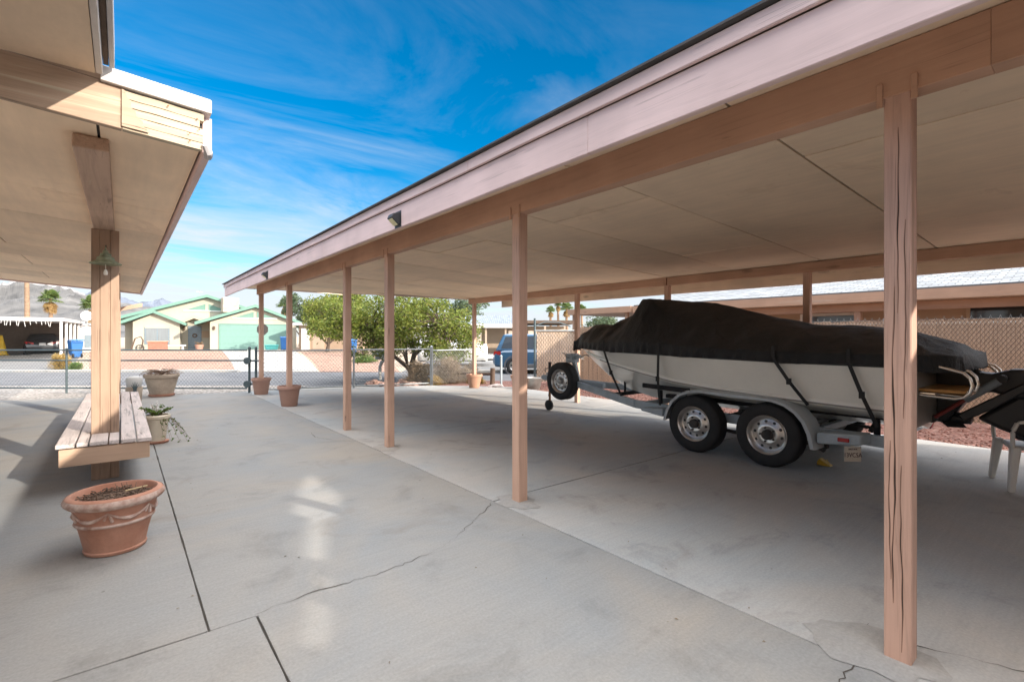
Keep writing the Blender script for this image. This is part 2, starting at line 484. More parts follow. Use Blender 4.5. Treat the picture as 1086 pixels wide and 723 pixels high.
M['dish'] = plain('dish paint', (.7, .7, .68), .5)
M['steel_dark'] = plain('axle steel', (.04, .038, .036), .7, .3)
M['brick'] = plain('brick planter', (.30, .13, .09), .9, .2, 12)
M['quartz'] = plain('white rock', (.65, .58, .55), .8, .12)

# ------------------------------------------------------------------ camera frame (level camera at the origin, 1.4 m up)
TH = R(38.8)
FWD = Vector((math.sin(TH), math.cos(TH), 0)); RGT = Vector((math.cos(TH), -math.sin(TH), 0))
def spot(u, d, z=0.0):
    """a place out on the street: d metres along the view axis, on the bearing of u"""
    p = FWD * d + RGT * ((u - 543.0) / 515.0 * d)
    return Vector((p.x, p.y, z))

def land(d):
    """height of the land with distance: low street, lots beyond rise a little"""
    if d < 21.5: return -.16
    if d < 36: return -.16 + .46 * (d - 21.5) / 14.5
    return .30

# ------------------------------------------------------------------ ground
g = MB()
ds = [-60, -10, 5, 12, 16, 21.4, 22.5, 26, 30, 36, 45, 80, 200, 700, 3500]
rs = [-3500, -600, -150, -70, -40, -20, 0, 20, 40, 70, 150, 600, 3500]
g.grid(len(ds), len(rs), lambda i, j: FWD * ds[i] + RGT * rs[j] + Vector((0, 0, land(ds[i]))))
tag(g.build('ground', M['dirt']), kind='structure')

def strip(name, m, u0, u1, d0, d1, off, n=8, kind='structure', v0=None, v1=None):
    """sheet lying on the land between two bearings"""
    b = MB()
    def fn(i, j):
        f = i / n; d = d0 + (d1 - d0) * f
        a = u0 + ((v0 if v0 is not None else u0) - u0) * f
        c = u1 + ((v1 if v1 is not None else u1) - u1) * f
        return spot(a + (c - a) * j / 6, d, land(d) + off)
    b.grid(n + 1, 7, fn)
    return tag(b.build(name, m), kind=kind)

# street across the front, its kerb, and the lots beyond
b = MB()
b.grid(2, 25, lambda i, j: FWD * (14.3 + 6.9 * i) + RGT * (-60 + 5.0 * j) + Vector((0, 0, -.145)))
tag(b.build('street', M['asphalt']), kind='structure')
b = MB()
for r0, r1 in ((-60, -11.9), (-4.5, 40)):
    p = FWD * 21.2 + RGT * r0; q = FWD * 21.2 + RGT * r1
    b.bar((p.x, p.y, -.12), (q.x, q.y, -.12), .22, .16)
tag(b.build('kerb', M['conc_edge'], bevel=.03), kind='structure')
strip('gravel_yard', M['gravel_p'], 95, 249, 21.4, 39, .012, 8, v0=95, v1=236)
strip('house_driveway', M['conc_edge'], 250, 338, 21.3, 40, .022, 8, v0=232, v1=307)
strip('gravel_yard', M['gravel_p'], 340, 425, 21.4, 42, .012, 8, v0=309, v1=372)
strip('neighbour_driveway', M['asphalt_old'], -120, 76, 21.3, 40, .016, 8, v0=-120, v1=92)
strip('side_street', M['asphalt_old'], 425, 720, 21.3, 27, .02, 4, v0=455, v1=720)
strip('sandy_lot', M['conc_edge'], 448, 640, 27.1, 36, .014, 4)

# driveway slabs with open joints
TOP = 0.0
def far_edge(x):      # skewed far edge of the paving
    pts = [(-9, 18.2), (-1.77, 15.2), (1.27, 14.15), (4.0, 13.6), (6.95, 12.4), (8.5, 10.6)]
    for (a, ya), (c, yc) in zip(pts, pts[1:]):
        if x <= c: return ya + (yc - ya) * (x - a) / (c - a)
    return 10.6
def slab(poly, m):
    bm = bmesh.new()
    P = []
    n = len(poly)
    for i in range(n):
        a = Vector((*poly[i], 0)); c = Vector((*poly[(i + 1) % n], 0))
        L = (c - a).length; k = max(1, int(L / .12))
        nr = Vector(((c - a).y, -(c - a).x, 0)).normalized()
        for j in range(k):
            p = a.lerp(c, j / k)
            if j: p += nr * (noise.noise(p * 3.1) * .004 + noise.noise(p * 11) * .003)
            P.append(p)
    vs = [bm.verts.new((p.x, p.y, TOP)) for p in P]
    lo = [bm.verts.new((p.x, p.y, TOP - .11)) for p in P]
    bm.faces.new(vs)
    for i in range(len(vs)):
        bm.faces.new((vs[i - 1], vs[i], lo[i], lo[i - 1]))
    bmesh.ops.recalc_face_normals(bm, faces=bm.faces)
    me = bpy.data.meshes.new('concrete_slab'); bm.to_mesh(me); bm.free()
    o = bpy.data.objects.new('concrete_slab', me); COL.objects.link(o); me.materials.append(m)
    bv = o.modifiers.new('bev', 'BEVEL'); bv.width = .0045; bv.segments = 2; bv.limit_method = 'ANGLE'; bv.angle_limit = R(60)
    return tag(o, kind='structure')
J = .0042
def edge_pts(x0, x1):
    xs = [x for x in (-1.77, 1.27, 4.0, 6.95) if x0 < x < x1]
    return [(x, far_edge(x)) for x in [x1] + xs[::-1] + [x0]]
slab([(-9, 2.71 + J), (.325 - J, 2.71 + J)] + edge_pts(-9, .325 - J), M['conc'])
slab([(-9, -5.6), (.53 - J, -5.6), (.53 - J, 2.71 - J), (-9, 2.70 - J)], M['conc'])
slab([(.53 + J, -5.6), (2.47 - J, -5.6), (2.47 - J, .70), (2.47 - J, 3.33), (2.47 - J, 6.45)] + edge_pts(.325 + J, 2.47 - J) + [(.325 + J, 2.71), (.53 + J, 2.71)], M['conc'])
W = .008
slab([(2.47 + J, -5.6), (8.5, -5.6), (8.5, 3.33 - W), (2.47 + J, 3.33 - W)], M['conc_in'])
slab([(2.47 + J, 3.33 + W), (8.5, 3.33 + W), (8.5, 6.45 - W), (2.47 + J, 6.45 - W)], M['conc_in'])
slab([(2.47 + J, 6.45 + W), (8.5, 6.45 + W), (8.5, 9.55 - W), (2.47 + J, 9.55 - W)], M['conc_in'])
slab([(2.47 + J, 9.55 + W), (8.5, 9.55 + W)] + edge_pts(2.47 + J, 8.5), M['conc_in'])
b = MB(); b.add([(-9, -5.6, -.012), (8.45, -5.6, -.012), (8.45, 10.5, -.012), (6.9, 12.3, -.012), (-1.7, 15.0, -.012), (-9, 17.9, -.012)], [(0, 1, 2, 3, 4, 5)])
tag(b.build('joint_filler', M['joint']), kind='structure')

def crack(path, w):
    rnd = random.Random(len(path)); P = []
    for (a, c) in zip(path, path[1:]):
        a = Vector((*a, 0)); c = Vector((*c, 0)); k = max(2, int((c - a).length / .035))
        for j in range(k):
            p = a.lerp(c, j / k); P.append(p + Vector((rnd.uniform(-.008, .008), rnd.uniform(-.012, .012), 0)))
    P.append(Vector((*path[-1], 0)))
    b = MB(); n = len(P)
    def fn(i, j):
        t = (P[min(i + 1, n - 1)] - P[max(i - 1, 0)]).normalized(); nr = Vector((-t.y, t.x, 0))
        ww = w * max(.12, .6 + 1.3 * noise.noise(P[i] * 4.0)) * (.3 if i in (0, n - 1) else 1)
        return P[i] + nr * (ww / 2 * (1 if j else -1)) + Vector((0, 0, .0025))
    b.grid(n, 2, fn)
    return tag(b.build('concrete_crack', M['joint'], keep=True), kind='structure')
crack([(2.47, 3.33), (2.3, 3.2), (1.96, 2.98), (1.67, 2.81), (1.37, 2.75), (1.16, 2.73), (.86, 2.76), (.66, 2.74), (.53, 2.72)], .0065)
crack([(2.85, .75), (2.62, .745), (2.47, .71), (2.28, .70), (2.1, .62)], .008)
crack([(2.62, .745), (2.74, .69), (2.80, .58), (2.87, .42), (3.0, .1), (3.1, -.5)], .007)
crack([(2.4, 6.45), (2.25, 6.62), (2.1, 7.0), (2.16, 7.4)], .008)

# stony strip in front of the gate, red gravel bed along the side fence
b = MB()
b.add([(-9, 18.1, -.03), (-1.77, 15.15, -.03), (1.27, 14.1, -.03), (2.7, 13.8, -.03), *[(p.x, p.y, -.03) for p in (spot(330, 14.25), spot(-260, 14.25))]], [(0, 1, 2, 3, 4, 5)])
tag(b.build('gravel_verge', M['gravel_w']), kind='structure')
b = MB()
b.add([(2.6, 13.85, -.07), (4.0, 13.5, -.07), (7.0, 12.3, -.07), *[(p.x, p.y, -.07) for p in (spot(480, 14.28), spot(260, 14.28))]], [(0, 1, 2, 3, 4)])
tag(b.build('pavement', M['conc_edge']), kind='structure')
b = MB()
b.add([(8.4, -6, -.035), (13.2, -6, -.035), (13.2, 9, -.035), (10.6, 11.6, -.035), (8.9, 13.3, -.035), (7.0, 12.4, -.036), (8.4, 10.6, -.035)], [(0, 1, 2, 3, 4, 5, 6)])
tag(b.build('gravel_bed', M['gravel_r']), kind='structure')
rnd = random.Random(3)
b = MB()
for i in range(2600):
    x = 8.56 + rnd.random() ** 1.3 * 2.0; y = rnd.uniform(-.5, 11.2)
    if y > 10.6 - (x - 8.5) * .2 and x < 8.6: continue
    r = rnd.uniform(.010, .026); h = r * rnd.uniform(.5, .9)
    a0 = rnd.random() * 6; z = -.033
    pts = [(x + r * math.cos(a0 + k * 1.257) * rnd.uniform(.7, 1.1), y + r * math.sin(a0 + k * 1.257) * rnd.uniform(.7, 1.1), z) for k in range(5)]
    pts2 = [(x + (p[0] - x) * .6, y + (p[1] - y) * .6, z + h) for p in pts]
    b.add(pts + pts2, [(5, 6, 7, 8, 9)] + [(k, (k + 1) % 5, 5 + (k + 1) % 5, 5 + k) for k in range(5)])
stm = leafm('loose red stones', [(.16, .065, .05), (.30, .15, .12), (.22, .10, .08), (.40, .26, .22)], .9, False)
tag(b.build('loose_stones', stm, keep=True), 'loose red gravel stones scattered along the fence bed', kind='stuff')

rnd = random.Random(12)
b = MB()
for i in range(260):
    if i % 3: x, y = rnd.gauss(rnd.choice((2.45, 2.47, .33, 5.5, 8.3)), .25), rnd.uniform(.9, 11)
    else: x, y = rnd.uniform(.2, 8), rnd.uniform(1.0, 11)
    a = rnd.random() * 6.28; r = rnd.uniform(.004, .013); c_, s_ = math.cos(a) * r, math.sin(a) * r; z = .0035
    b.add([(x - c_, y - s_, z), (x + s_ * .4, y - c_ * .4, z + .003), (x + c_, y + s_, z + .001), (x - s_ * .4, y + c_ * .4, z + .004)], [(0, 1, 2, 3)])
tag(b.build('leaf_litter', leafm('dry leaf litter', [(.16, .11, .06), (.28, .21, .13), (.09, .07, .05), (.42, .38, .32)], .9, False), keep=True), 'tiny dry leaves and grit blown over the concrete', kind='stuff')

# ------------------------------------------------------------------ carport
cp = thing('carport', 'long open carport with tan painted posts and flat sloping roof over the boat', 'carport', (2.65, 0, 0))
XF, XR = 2.65, 7.575
def ceil_z(x): return 2.685 - .043 * (x - 2.1)
def end_y(x): return 14.5 - .567 * (x - 2.1)
Y0 = -5.15
YN = -.55
post_y = [-2.0, .59, 3.19, 5.78, 7.26, 10.5, 13.04]
pw = .048
for i, y in enumerate(post_y):
    b = MB(); b.box(XF - pw, XF + pw, y - pw, y + pw, -.01, 2.46)
    p = b.build('post', M['post_near' if i == 1 else 'post_z'], cp, bevel=.005)
    if i == 1:
        p['label'] = 'nearest carport post with long dark splits'
        q = random.Random(44)
        for dy, za, zb, w_ in ((.012, .25, 1.62, .0075), (-.014, .05, .85, .006), (.024, .35, .95, .004), (-.004, 1.5, 2.3, .0045), (-.028, 1.05, 1.9, .003)):
            n = 46; s0 = q.random() * 50
            def cr(k, j):
                f = k / (n - 1); z = za + (zb - za) * f
                yy = y + dy + .010 * noise.noise(Vector((s0, z * 2.2, 0))) + .004 * noise.noise(Vector((s0, z * 9, 3)))
                ww = w_ * math.sin(f * PI) ** .5 * (.55 + .7 * noise.noise(Vector((s0 + 5, z * 5, 0))))
                return (XF - pw - .0012, yy + ww / 2 * (1 if j else -1), z)
            b = MB(); b.grid(n, 2, cr); b.build('split', M['splitm'], p, keep=True)
            b = MB(); b.grid(n, 2, lambda k, j: (lambda v: (v[0] + .0006, v[1] + (.0022 if j else -.0012), v[2]))(cr(k, j))); b.build('split_edge', M['splite'], p, keep=True)
    for sy in (-1, 1):                    # thin cleats nailed to the beam either side of the post head
        b = MB(); b.box(XF - .062, XF - .0525, y + sy * (pw + .012) - .011, y + sy * (pw + .012) + .011, 2.40, 2.505)
        b.build('cleat', M['beam_y'], cp, bevel=.002)
# footing patches of rough mortar around the bases
for i, y in enumerate((.70, 3.19, 5.78)):
    b = MB(); n = 22; rr = random.Random(i); pts = []
    for k in range(n):
        a = 2 * PI * k / n; r_ = (.17 if i else .2) * rr.uniform(.75, 1.15)
        pts.append((2.62 + r_ * math.cos(a) * 1.0, y + r_ * math.sin(a) * 1.25))
    b.add([(x, yy, .0035) for x, yy in pts] + [(2.64 + (x - 2.64) * .6, y + (yy - y) * .6, .009) for x, yy in pts],
          [tuple(range(n, 2 * n))] + [(k, (k + 1) % n, n + (k + 1) % n, n + k) for k in range(n)])
    tag(b.build('mortar_patch', M['mortar'], keep=True), kind='structure')
for y in (-1.5, 2.74, 5.0, 7.2, 11.08):
    b = MB(); b.box(XR - .045, XR + .045, y - .045, y + .045, -.01, 2.315)
    b.build('post', M['post_z'], cp, bevel=.005)
# beams: short timber lengths butted over the posts
cuts = [Y0, .30, 5.9, 13.3]
for a, c in zip(cuts, cuts[1:]):
    b = MB(); b.box(XF - .052, XF + .052, a + .0004, c - .0004, 2.44, ceil_z(XF) - .002); b.build('beam', M['beam_y'], cp, bevel=.002)
for a, c in ((Y0, 4.98), (5.0, 11.3)):
    b = MB(); b.box(XR - .05, XR + .05, a, c, 2.31, ceil_z(XR) - .002); b.build('beam', M['beam_y'], cp, bevel=.006)
# plywood ceiling, sheet by sheet with open joints
b = MB()
def clip_sheet(x0, x1, y0, y1, g=.0075):
    x0 += g; x1 -= g; y0 += g; y1 -= g
    ya, yc = min(y1, end_y(x0) - .05), min(y1, end_y(x1) - .05)
    if ya <= y0 + .02 or yc <= y0 + .02:
        if ya <= y0 + .02: return
        yc = max(yc, y0 + .001)
    T = .012; q = [random.uniform(-.004, .003) for _ in range(4)]
    b.hexa([(x0, y0, ceil_z(x0) + q[0]), (x1, y0, ceil_z(x1) + q[1]), (x1, yc, ceil_z(x1) + q[2]), (x0, ya, ceil_z(x0) + q[3]),
            (x0, y0, ceil_z(x0) + T), (x1, y0, ceil_z(x1) + T), (x1, yc, ceil_z(x1) + T), (x0, ya, ceil_z(x0) + T)])
k = 0; y = -3.53 - 1.22 * 0
y = YN
first = True
while y < 14.4:
    xs = [2.13, 3.6, 6.04, 8.42] if k % 2 else [2.13, 2.38, 4.82, 7.26, 8.42]
    y1_ = 1.33 if first and False else (y + .66 if first else y + 1.22)
    for a, c in zip(xs, xs[1:]): clip_sheet(a, c, y, y1_)
    y = y1_; first = False; k += 1
b.build('ceiling', M['plyc'], cp)
def skew(b, x0, x1, z0, z1, y0=YN, inset=0.0):
    """roof-plane slab between two x, ends on the skewed far edge; z given above the ceiling plane"""
    b.hexa([(x0, y0, ceil_z(x0) + z0), (x1, y0, ceil_z(x1) + z0), (x1, end_y(x1) - inset, ceil_z(x1) + z0), (x0, end_y(x0) - inset, ceil_z(x0) + z0),
            (x0, y0, ceil_z(x0) + z1), (x1, y0, ceil_z(x1) + z1), (x1, end_y(x1) - inset, ceil_z(x1) + z1), (x0, end_y(x0) - inset, ceil_z(x0) + z1)])
b = MB(); skew(b, 2.13, 8.40, .016, .062, inset=.045); b.build('roof_deck', M['ply_dark'], cp)
b = MB(); skew(b, 2.03, 8.50, .0665, .079, inset=-.03); b.build('roof_edge', M['roofing'], cp)
# added unseen sheet; holes are shaped to throw sun patches on the slab
SUN = Vector((1.0, -2.6, 1.02))
SUN_PATCHES = [[(1.76, 5.76), (1.75, 4.85), (1.34, 3.82), (1.2, 3.66), (1.0, 3.08), (.90, 3.22), (1.14, 3.92), (1.05, 4.05), (1.24, 4.61)],
        [(.90, 2.96), (.95, 2.84), (.71, 2.20), (.645, 2.27)]]
bm = bmesh.new()
def loop(P):
    vs = [bm.verts.new((x, y, ceil_z(x) + .08)) for x, y in P]
    return [bm.edges.new((vs[i - 1], vs[i])) for i in range(len(vs))]
ed = loop([(2.02, Y0), (8.5, Y0), (8.5, YN + .06), (2.02, YN + .06)])
for G in SUN_PATCHES:
    H_ = []
    for x, y in G:
        tt = (2.8553 - .043 * x) / (SUN.z + .043 * SUN.x)
        H_.append((x + SUN.x * tt, y + SUN.y * tt))
    ed += loop(H_)
bmesh.ops.triangle_fill(bm, use_beauty=True, use_dissolve=False, edges=ed)
me = bpy.data.meshes.new('unseen_sun_mask'); bm.to_mesh(me); bm.free()
o = bpy.data.objects.new('unseen_sun_mask', me); COL.objects.link(o); me.materials.append(M['plyc'])
me.transform(Matrix.Translation((-2.65, 0, 0))); o.parent = cp
sm = o.modifiers.new('thick', 'SOLIDIFY'); sm.thickness = .012; sm.offset = 1
def wavy_board(name, x, y0, y1, zb, zt, th, m, seed, amp=.006):
    """long fascia board with the sag and kinks of old timber"""
    b = MB(); n = 34
    def ring(i):
        y = y0 + (y1 - y0) * i / n
        dz = noise.noise(Vector((seed, y * .45, 0))) * amp * 1.6; dx = noise.noise(Vector((seed + 9, y * .6, 0))) * amp
        return [(x + dx, y, zb + dz), (x + th + dx, y, zb + dz), (x + th + dx, y, zt + dz), (x + dx, y, zt + dz)]
    b.grid(n + 1, 4, lambda i, j: ring(i)[j], wrap=True)
    b.f.append((0, 1, 2, 3)); b.f.append(tuple(n * 4 + k for k in (3, 2, 1, 0)))
    return b.build(name, m, cp, bevel=.004)
for a, c, s in ((Y0, 1.9, 1), (1.901, 6.6, 2), (6.601, 11.2, 3), (11.201, 14.5, 4)):
    wavy_board('fascia', 2.085, a, c, 2.452, 2.668, .04, M['fascia_y'], 1.0)
for a, c in ((Y0, 3.1), (3.104, 8.6), (8.604, 14.52)):
    wavy_board('fascia_trim', 2.06, a, c, 2.671, 2.750, .024, M['fascia_y'], 1.0)
wavy_board('fascia', 8.405, Y0, end_y(8.4), 2.23, 2.475, .04, M['fascia_r'], 5.0)
b = MB()
for (xa, xc) in ((2.126, 8.404),):
    a = Vector((xa, end_y(xa) - .02, ceil_z(xa))); c = Vector((xc, end_y(xc) - .02, ceil_z(xc)))
    t = (c - a); nr = Vector((.567, 1, 0)).normalized() * .02
    b.hexa([a - nr + Vector((0, 0, -.015)), c - nr + Vector((0, 0, -.015)), c + nr + Vector((0, 0, -.015)), a + nr + Vector((0, 0, -.015)),
            a - nr + Vector((0, 0, .0655)), c - nr + Vector((0, 0, .0655)), c + nr + Vector((0, 0, .0655)), a + nr + Vector((0, 0, .0655))])
b.build('fascia', M['fascia_x'], cp, bevel=.004)

# security lights on the fascia
def sec_light(y, label):
    t = thing('security_light', label, 'light', (2.085, y, 2.50), 0, 'solar security lights on the carport fascia')
    b = MB(); b.prism([(0, 0), (-.03, -.005), (-.125, .075), (-.10, .125), (0, .15)], lambda a, c, s: (a, s, c - .03), -.068, .068)
    o = b.build('housing', M['blackplastic'], t, bevel=.006, local=True)
    b = MB(); b.hexa([(-.036, -.055, -.038), (-.112, -.055, .026), (-.112, .055, .026), (-.036, .055, -.038),
                      (-.034, -.055, -.030), (-.110, -.055, .034), (-.110, .055, .034), (-.034, .055, -.030)])
    b.build('lens', M['panel'], t, local=True)
    b = MB(); b.box(-.004, .004, -.09, .09, -.06, .14); b.build('mounting_plate', M['blackplastic'], t, local=True)
    t.scale = (.75, .75, .78)
sec_light(4.35, 'black solar security light with pale yellow lens, nearer one on the carport fascia')
sec_light(9.77, 'black solar security light near the far end of the carport fascia')

# ------------------------------------------------------------------ patio cover on the left
pc = thing('patio_cover', 'weathered patio roof on laminated posts at the left with a peeling end board', 'patio cover', (-.1, 3.3, 0))
def pz(x): return 2.535 - .075 * (x + .12)      # underside of its sloping ceiling
b = MB()
ye = 15.4
yy = 3.34; k = 0
ys = [3.345, 5.28, 6.5, 7.72, 8.94, 10.16, 11.38, 12.6, 13.82, ye]
for ya, yb in zip(ys, ys[1:]):
    xs = [-6, -3.6, -1.16, .365] if k % 2 else [-6, -4.8, -2.38, -.1, .365]
    for a, c in zip(xs, xs[1:]):
        b.hexa([(a + .007, ya + .004, pz(a)), (c - .007, ya + .004, pz(c)), (c - .007, yb - .004, pz(c)), (a + .007, yb - .004, pz(a)),
                (a + .007, ya + .004, pz(a) + .012), (c - .007, ya + .004, pz(c) + .012), (c - .007, yb - .004, pz(c) + .012), (a + .007, yb - .004, pz(a) + .012)])
    k += 1
b.build('ceiling', M['plyc'], pc)
b = MB(); b.hexa([(-6, 3.345, pz(-6) + .016), (.365, 3.345, pz(.365) + .016), (.365, ye, pz(.365) + .016), (-6, ye, pz(-6) + .016),
                  (-6, 3.345, pz(-6) + .17), (.365, 3.345, pz(.365) + .17), (.365, ye, pz(.365) + .17), (-6, ye, pz(-6) + .17)])
b.build('roof_deck', M['roofing'], pc)
b = MB(); b.box(.368, .408, 3.346, ye + .03, pz(.37) - .045, pz(.37) + .175); b.build('fascia', M['fascia_y'], pc, bevel=.004)
b = MB(); b.box(.41, .422, 3.4, ye + .04, pz(.37) + .02, pz(.37) + .205); b.build('gutter_edge', M['grey_trim'], pc)
b = MB(); b.hexa([(-6, ye + .002, pz(-6) - .03), (.366, ye + .002, pz(.366) - .03), (.366, ye + .04, pz(.366) - .03), (-6, ye + .04, pz(-6) - .03),
                  (-6, ye + .002, pz(-6) + .18), (.366, ye + .002, pz(.366) + .18), (.366, ye + .04, pz(.366) + .18), (-6, ye + .04, pz(-6) + .18)])
b.build('fascia', M['fascia_x'], pc)
# the near rake: painted part, bare weathered end built of splitting boards, metal cap
def rk(x): return 2.470 - .075 * (x - .36)
b = MB(); b.hexa([(-6, 3.292, rk(-6) + .228), (-.0855, 3.292, rk(-.0855) + .228), (-.0855, 3.33, rk(-.0855) + .228), (-6, 3.33, rk(-6) + .228), (-6, 3.292, rk(-6) + .30), (-.0855, 3.292, rk(-.0855) + .30), (-.0855, 3.33, rk(-.0855) + .30), (-6, 3.33, rk(-6) + .30)]); b.build('rake_filler', M['rake_x'], pc)
b = MB(); b.hexa([(-6, 3.29, rk(-6)), (.0, 3.29, rk(0)), (.0, 3.335, rk(0)), (-6, 3.335, rk(-6)),
                  (-6, 3.29, rk(-6) + .225), (.0, 3.29, rk(0) + .225), (.0, 3.335, rk(0) + .225), (-6, 3.335, rk(-6) + .225)])
b.build('rake_board', M['rake_x'], pc, bevel=.003)
b = MB(); rr = random.Random(5)
nl = 5; hh = .208 / nl
for k in range(nl):
    z0 = k * hh; x1 = .36 + rr.uniform(-.012, .01); y0 = 3.288 + rr.uniform(-.006, .004)
    def rg(i):
        x = .004 + (x1 - .004) * i / 9
        w0 = noise.noise(Vector((x * 9, k * 3, 1))) * .004; w1 = noise.noise(Vector((x * 9, k * 3 + 7, 1))) * .003
        return [(x, y0 + w1, rk(x) + z0 + .002 + w0), (x, 3.335, rk(x) + z0 + .002 + w0), (x, 3.335, rk(x) + z0 + hh - .002 + w0), (x, y0 + w1, rk(x) + z0 + hh - .002 + w0)]
    b.grid(10, 4, lambda i, j: rg(i)[j], wrap=True)
    n0 = len(b.v) - 40
    b.f.append((n0, n0 + 1, n0 + 2, n0 + 3)); b.f.append((n0 + 39, n0 + 38, n0 + 37, n0 + 36))
o = b.build('rake_board', M['bare_x'], pc); o['label'] = 'bare split end of the rake board'
flk = [(.0, .012), (.115, .012), (.105, .03), (.085, .045), (.09, .065), (.062, .085), (.058, .11), (.035, .125), (.04, .15), (.022, .175), (.012, .205), (.0, .207)]
b = MB(); b.prism(flk, lambda a, c, t_: (a, t_, rk(a) + c), 3.278, 3.2845); b.build('paint_flake', M['rake_x'], pc, bevel=.001)
for x_, z_ in ((.30, .03), (.345, .11), (.335, .165), (.30, .075), (.20, .19)):
    b = MB(); b.lathe([(.0045, 3.277), (.0045, 3.274), (0, 3.273)], (x_, 0, rk(x_) + z_), 'y', 8); b.build('nail', M['rust'], pc)
b = MB(); b.prism([(-.085, 0), (.405, 0), (.405, .072), (.40, .078), (-.085, .078)], lambda a, c, t: (a, t, rk(a) + .216 + c), 3.262, 3.40)
b.build('edge_cap', M['white_trim'], pc, bevel=.003)
b = MB(); b.tube([(.372, 3.27, rk(.37) + .03), (.392, 3.30, rk(.37) + .0), (.398, 3.36, rk(.37) - .005), (.388, 3.40, rk(.37) + .02)], [.016, .024, .024, .014], 8)
b.build('gutter_outlet', M['grey_trim'], pc, smooth=True)
b = MB(); b.box(-.215, -.055, 3.62, ye - .1, 2.455, pz(-.12) - .004); b.build('beam', M['beam_pt'], pc, bevel=.006)
for y in (6.32, 10.45):
    p = None
    b = MB()
    for x0, x1, dy in ((-.232, -.166, 0), (-.165, -.088, -.004), (-.087, -.018, .003)):
        b.box(x0, x1, y - .07 + dy, y + .07 + dy, 0, 2.455)
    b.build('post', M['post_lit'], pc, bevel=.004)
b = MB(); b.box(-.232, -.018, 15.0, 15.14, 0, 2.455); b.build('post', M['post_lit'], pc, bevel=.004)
b = MB(); b.prism([(0, 0), (.42, .115), (.42, .20), (.36, .20), (0, .09)], lambda a, c, t: (a - .02, t, 2.02 + c), 15.0, 15.09); b.build('bracket', M['beam_pt'], pc)

# wind bell on the near patio post
t = thing('wind_bell', 'green bronze wind bell like a wide pagoda hat hanging at the patio post', 'wind bell', (-.12, 6.12, 2.10))
b = MB(); b.lathe([(.15, .0), (.152, .008), (.10, .035), (.085, .045), (.083, .07), (.055, .085), (.052, .11), (.028, .12), (.026, .145), (.008, .155), (.006, .19)], (0, 0, 0), 'z', 28)
b.lathe([(.145, .0), (.07, .03), (.0, .05)], (0, 0, -.001), 'z', 28)
b.build('bell', M['verdigris'], t, smooth=True, local=True)
b = MB(); b.tube([(0, 0, .03), (0, 0, -.05)], .004, 6); b.lathe([(0.0, -.12), (.018, -.115), (.022, -.09), (.012, -.06), (.0, -.05)], (0, 0, 0), 'z', 14)
b.build('clapper', M['shell'], t, smooth=True, local=True)
b = MB(); b.tube([(0, 0, .19), (0, .06, .21), (0, .16, .205)], .006, 6); b.build('hook', M['blackmetal'], t, local=True)
t.scale = (.82, .82, .9)

# bench round the patio posts
bt = thing('bench', 'built-in painted plank bench running between the patio posts', 'bench', (-.11, 8.1, 0))
for x0, x1, y0, dz in ((-.45, -.325, 5.76, 0), (-.312, -.238, 5.765, .002), (-.005, .105, 5.762, -.004), (.118, .225, 5.758, -.008)):
    b = MB(); n = 26; sd = x0 * 17
    def rg(i):
        y = y0 + (10.72 - y0) * i / n; w = noise.noise(Vector((sd, y * .7, 2))) * .006; e = noise.noise(Vector((sd, y * .9, 7))) * .003
        z = .455 + dz + w
        return [(x0 + e, y, z - .036), (x1 + e, y, z - .036), (x1 + e, y, z), (x0 + e, y, z)]
    b.grid(n + 1, 4, lambda i, j: rg(i)[j], wrap=True)
    b.f.append((0, 1, 2, 3)); b.f.append(tuple(n * 4 + q for q in (3, 2, 1, 0)))
    b.build('seat_board', M['seat_y'], bt, bevel=.004)
b = MB(); b.box(-.225, -.10, 5.765, 6.235, .419, .455); b.build('seat_board', M['seat_y'], bt, bevel=.004)
b = MB(); b.box(-.09, -.018, 5.77, 6.235, .415, .452); b.build('seat_board', M['seat_y'], bt, bevel=.004)
b = MB(); b.box(-.235, -.018, 6.42, 10.36, .417, .452); b.build('seat_board', M['seat_y'], bt, bevel=.004)
b = MB(); b.box(-.43, .21, 5.775, 5.815, .255, .408); b.build('apron', M['seat_x'], bt, bevel=.004)
b = MB(); b.box(-.43, .21, 10.66, 10.70, .255, .408); b.build('apron', M['seat_x'], bt, bevel=.004)
for x in (-.42, .165):
    b = MB(); b.box(x, x + .04, 5.82, 10.655, .27, .406); b.build('side_rail', M['seat_x'], bt, bevel=.004)

# own house: soffit and wing above the left of the frame, main wing behind the camera
hs = thing('house', 'tan stucco house whose boxed eave overhangs the top left corner', 'house', (-3, -5, 0))
b = MB(); b.box(-6, -.105, -4.2, 3.262, 2.742, 2.76); b.build('soffit', M['ply'], hs)
b = MB(); b.box(-6, -.105, -4.2, 3.255, 2.762, 2.92); b.build('roof', M['roofing'], hs)
b = MB(); b.box(-.102, -.075, -4.2, 3.24, 2.735, 2.90); b.build('eave_trim', M['white_trim'], hs, bevel=.003)
b = MB(); b.box(-.05, -.028, -4.2, 3.24, 2.78, 2.915); b.build('eave_trim', M['grey_trim'], hs, bevel=.003)
b = MB(); b.box(-.073, -.052, -4.2, 3.24, 2.79, 2.90); b.build('eave_trim', M['brownwood'], hs)
b = MB(); b.box(-6, -1.2, -5.19, 2.95, 0, 2.74); b.build('wall', M['stucco'], hs)
b = MB(); b.box(-10, 5.39, -12, -5.2, 0, 2.74); b.build('wall', M['stucco'], hs)
b = MB(); b.box(5.4, 10.4, -12, -4.25, 0, 3.62); b.build('wall', M['stucco'], hs)
b = MB(); b.box(-10.4, 5.39, -12.4, -5.17, 2.742, 2.86); b.build('roof', M['roofing'], hs)
b = MB(); b.box(5.2, 10.7, -12.4, -4.1, 3.622, 3.78); b.build('roof', M['roofing'], hs)

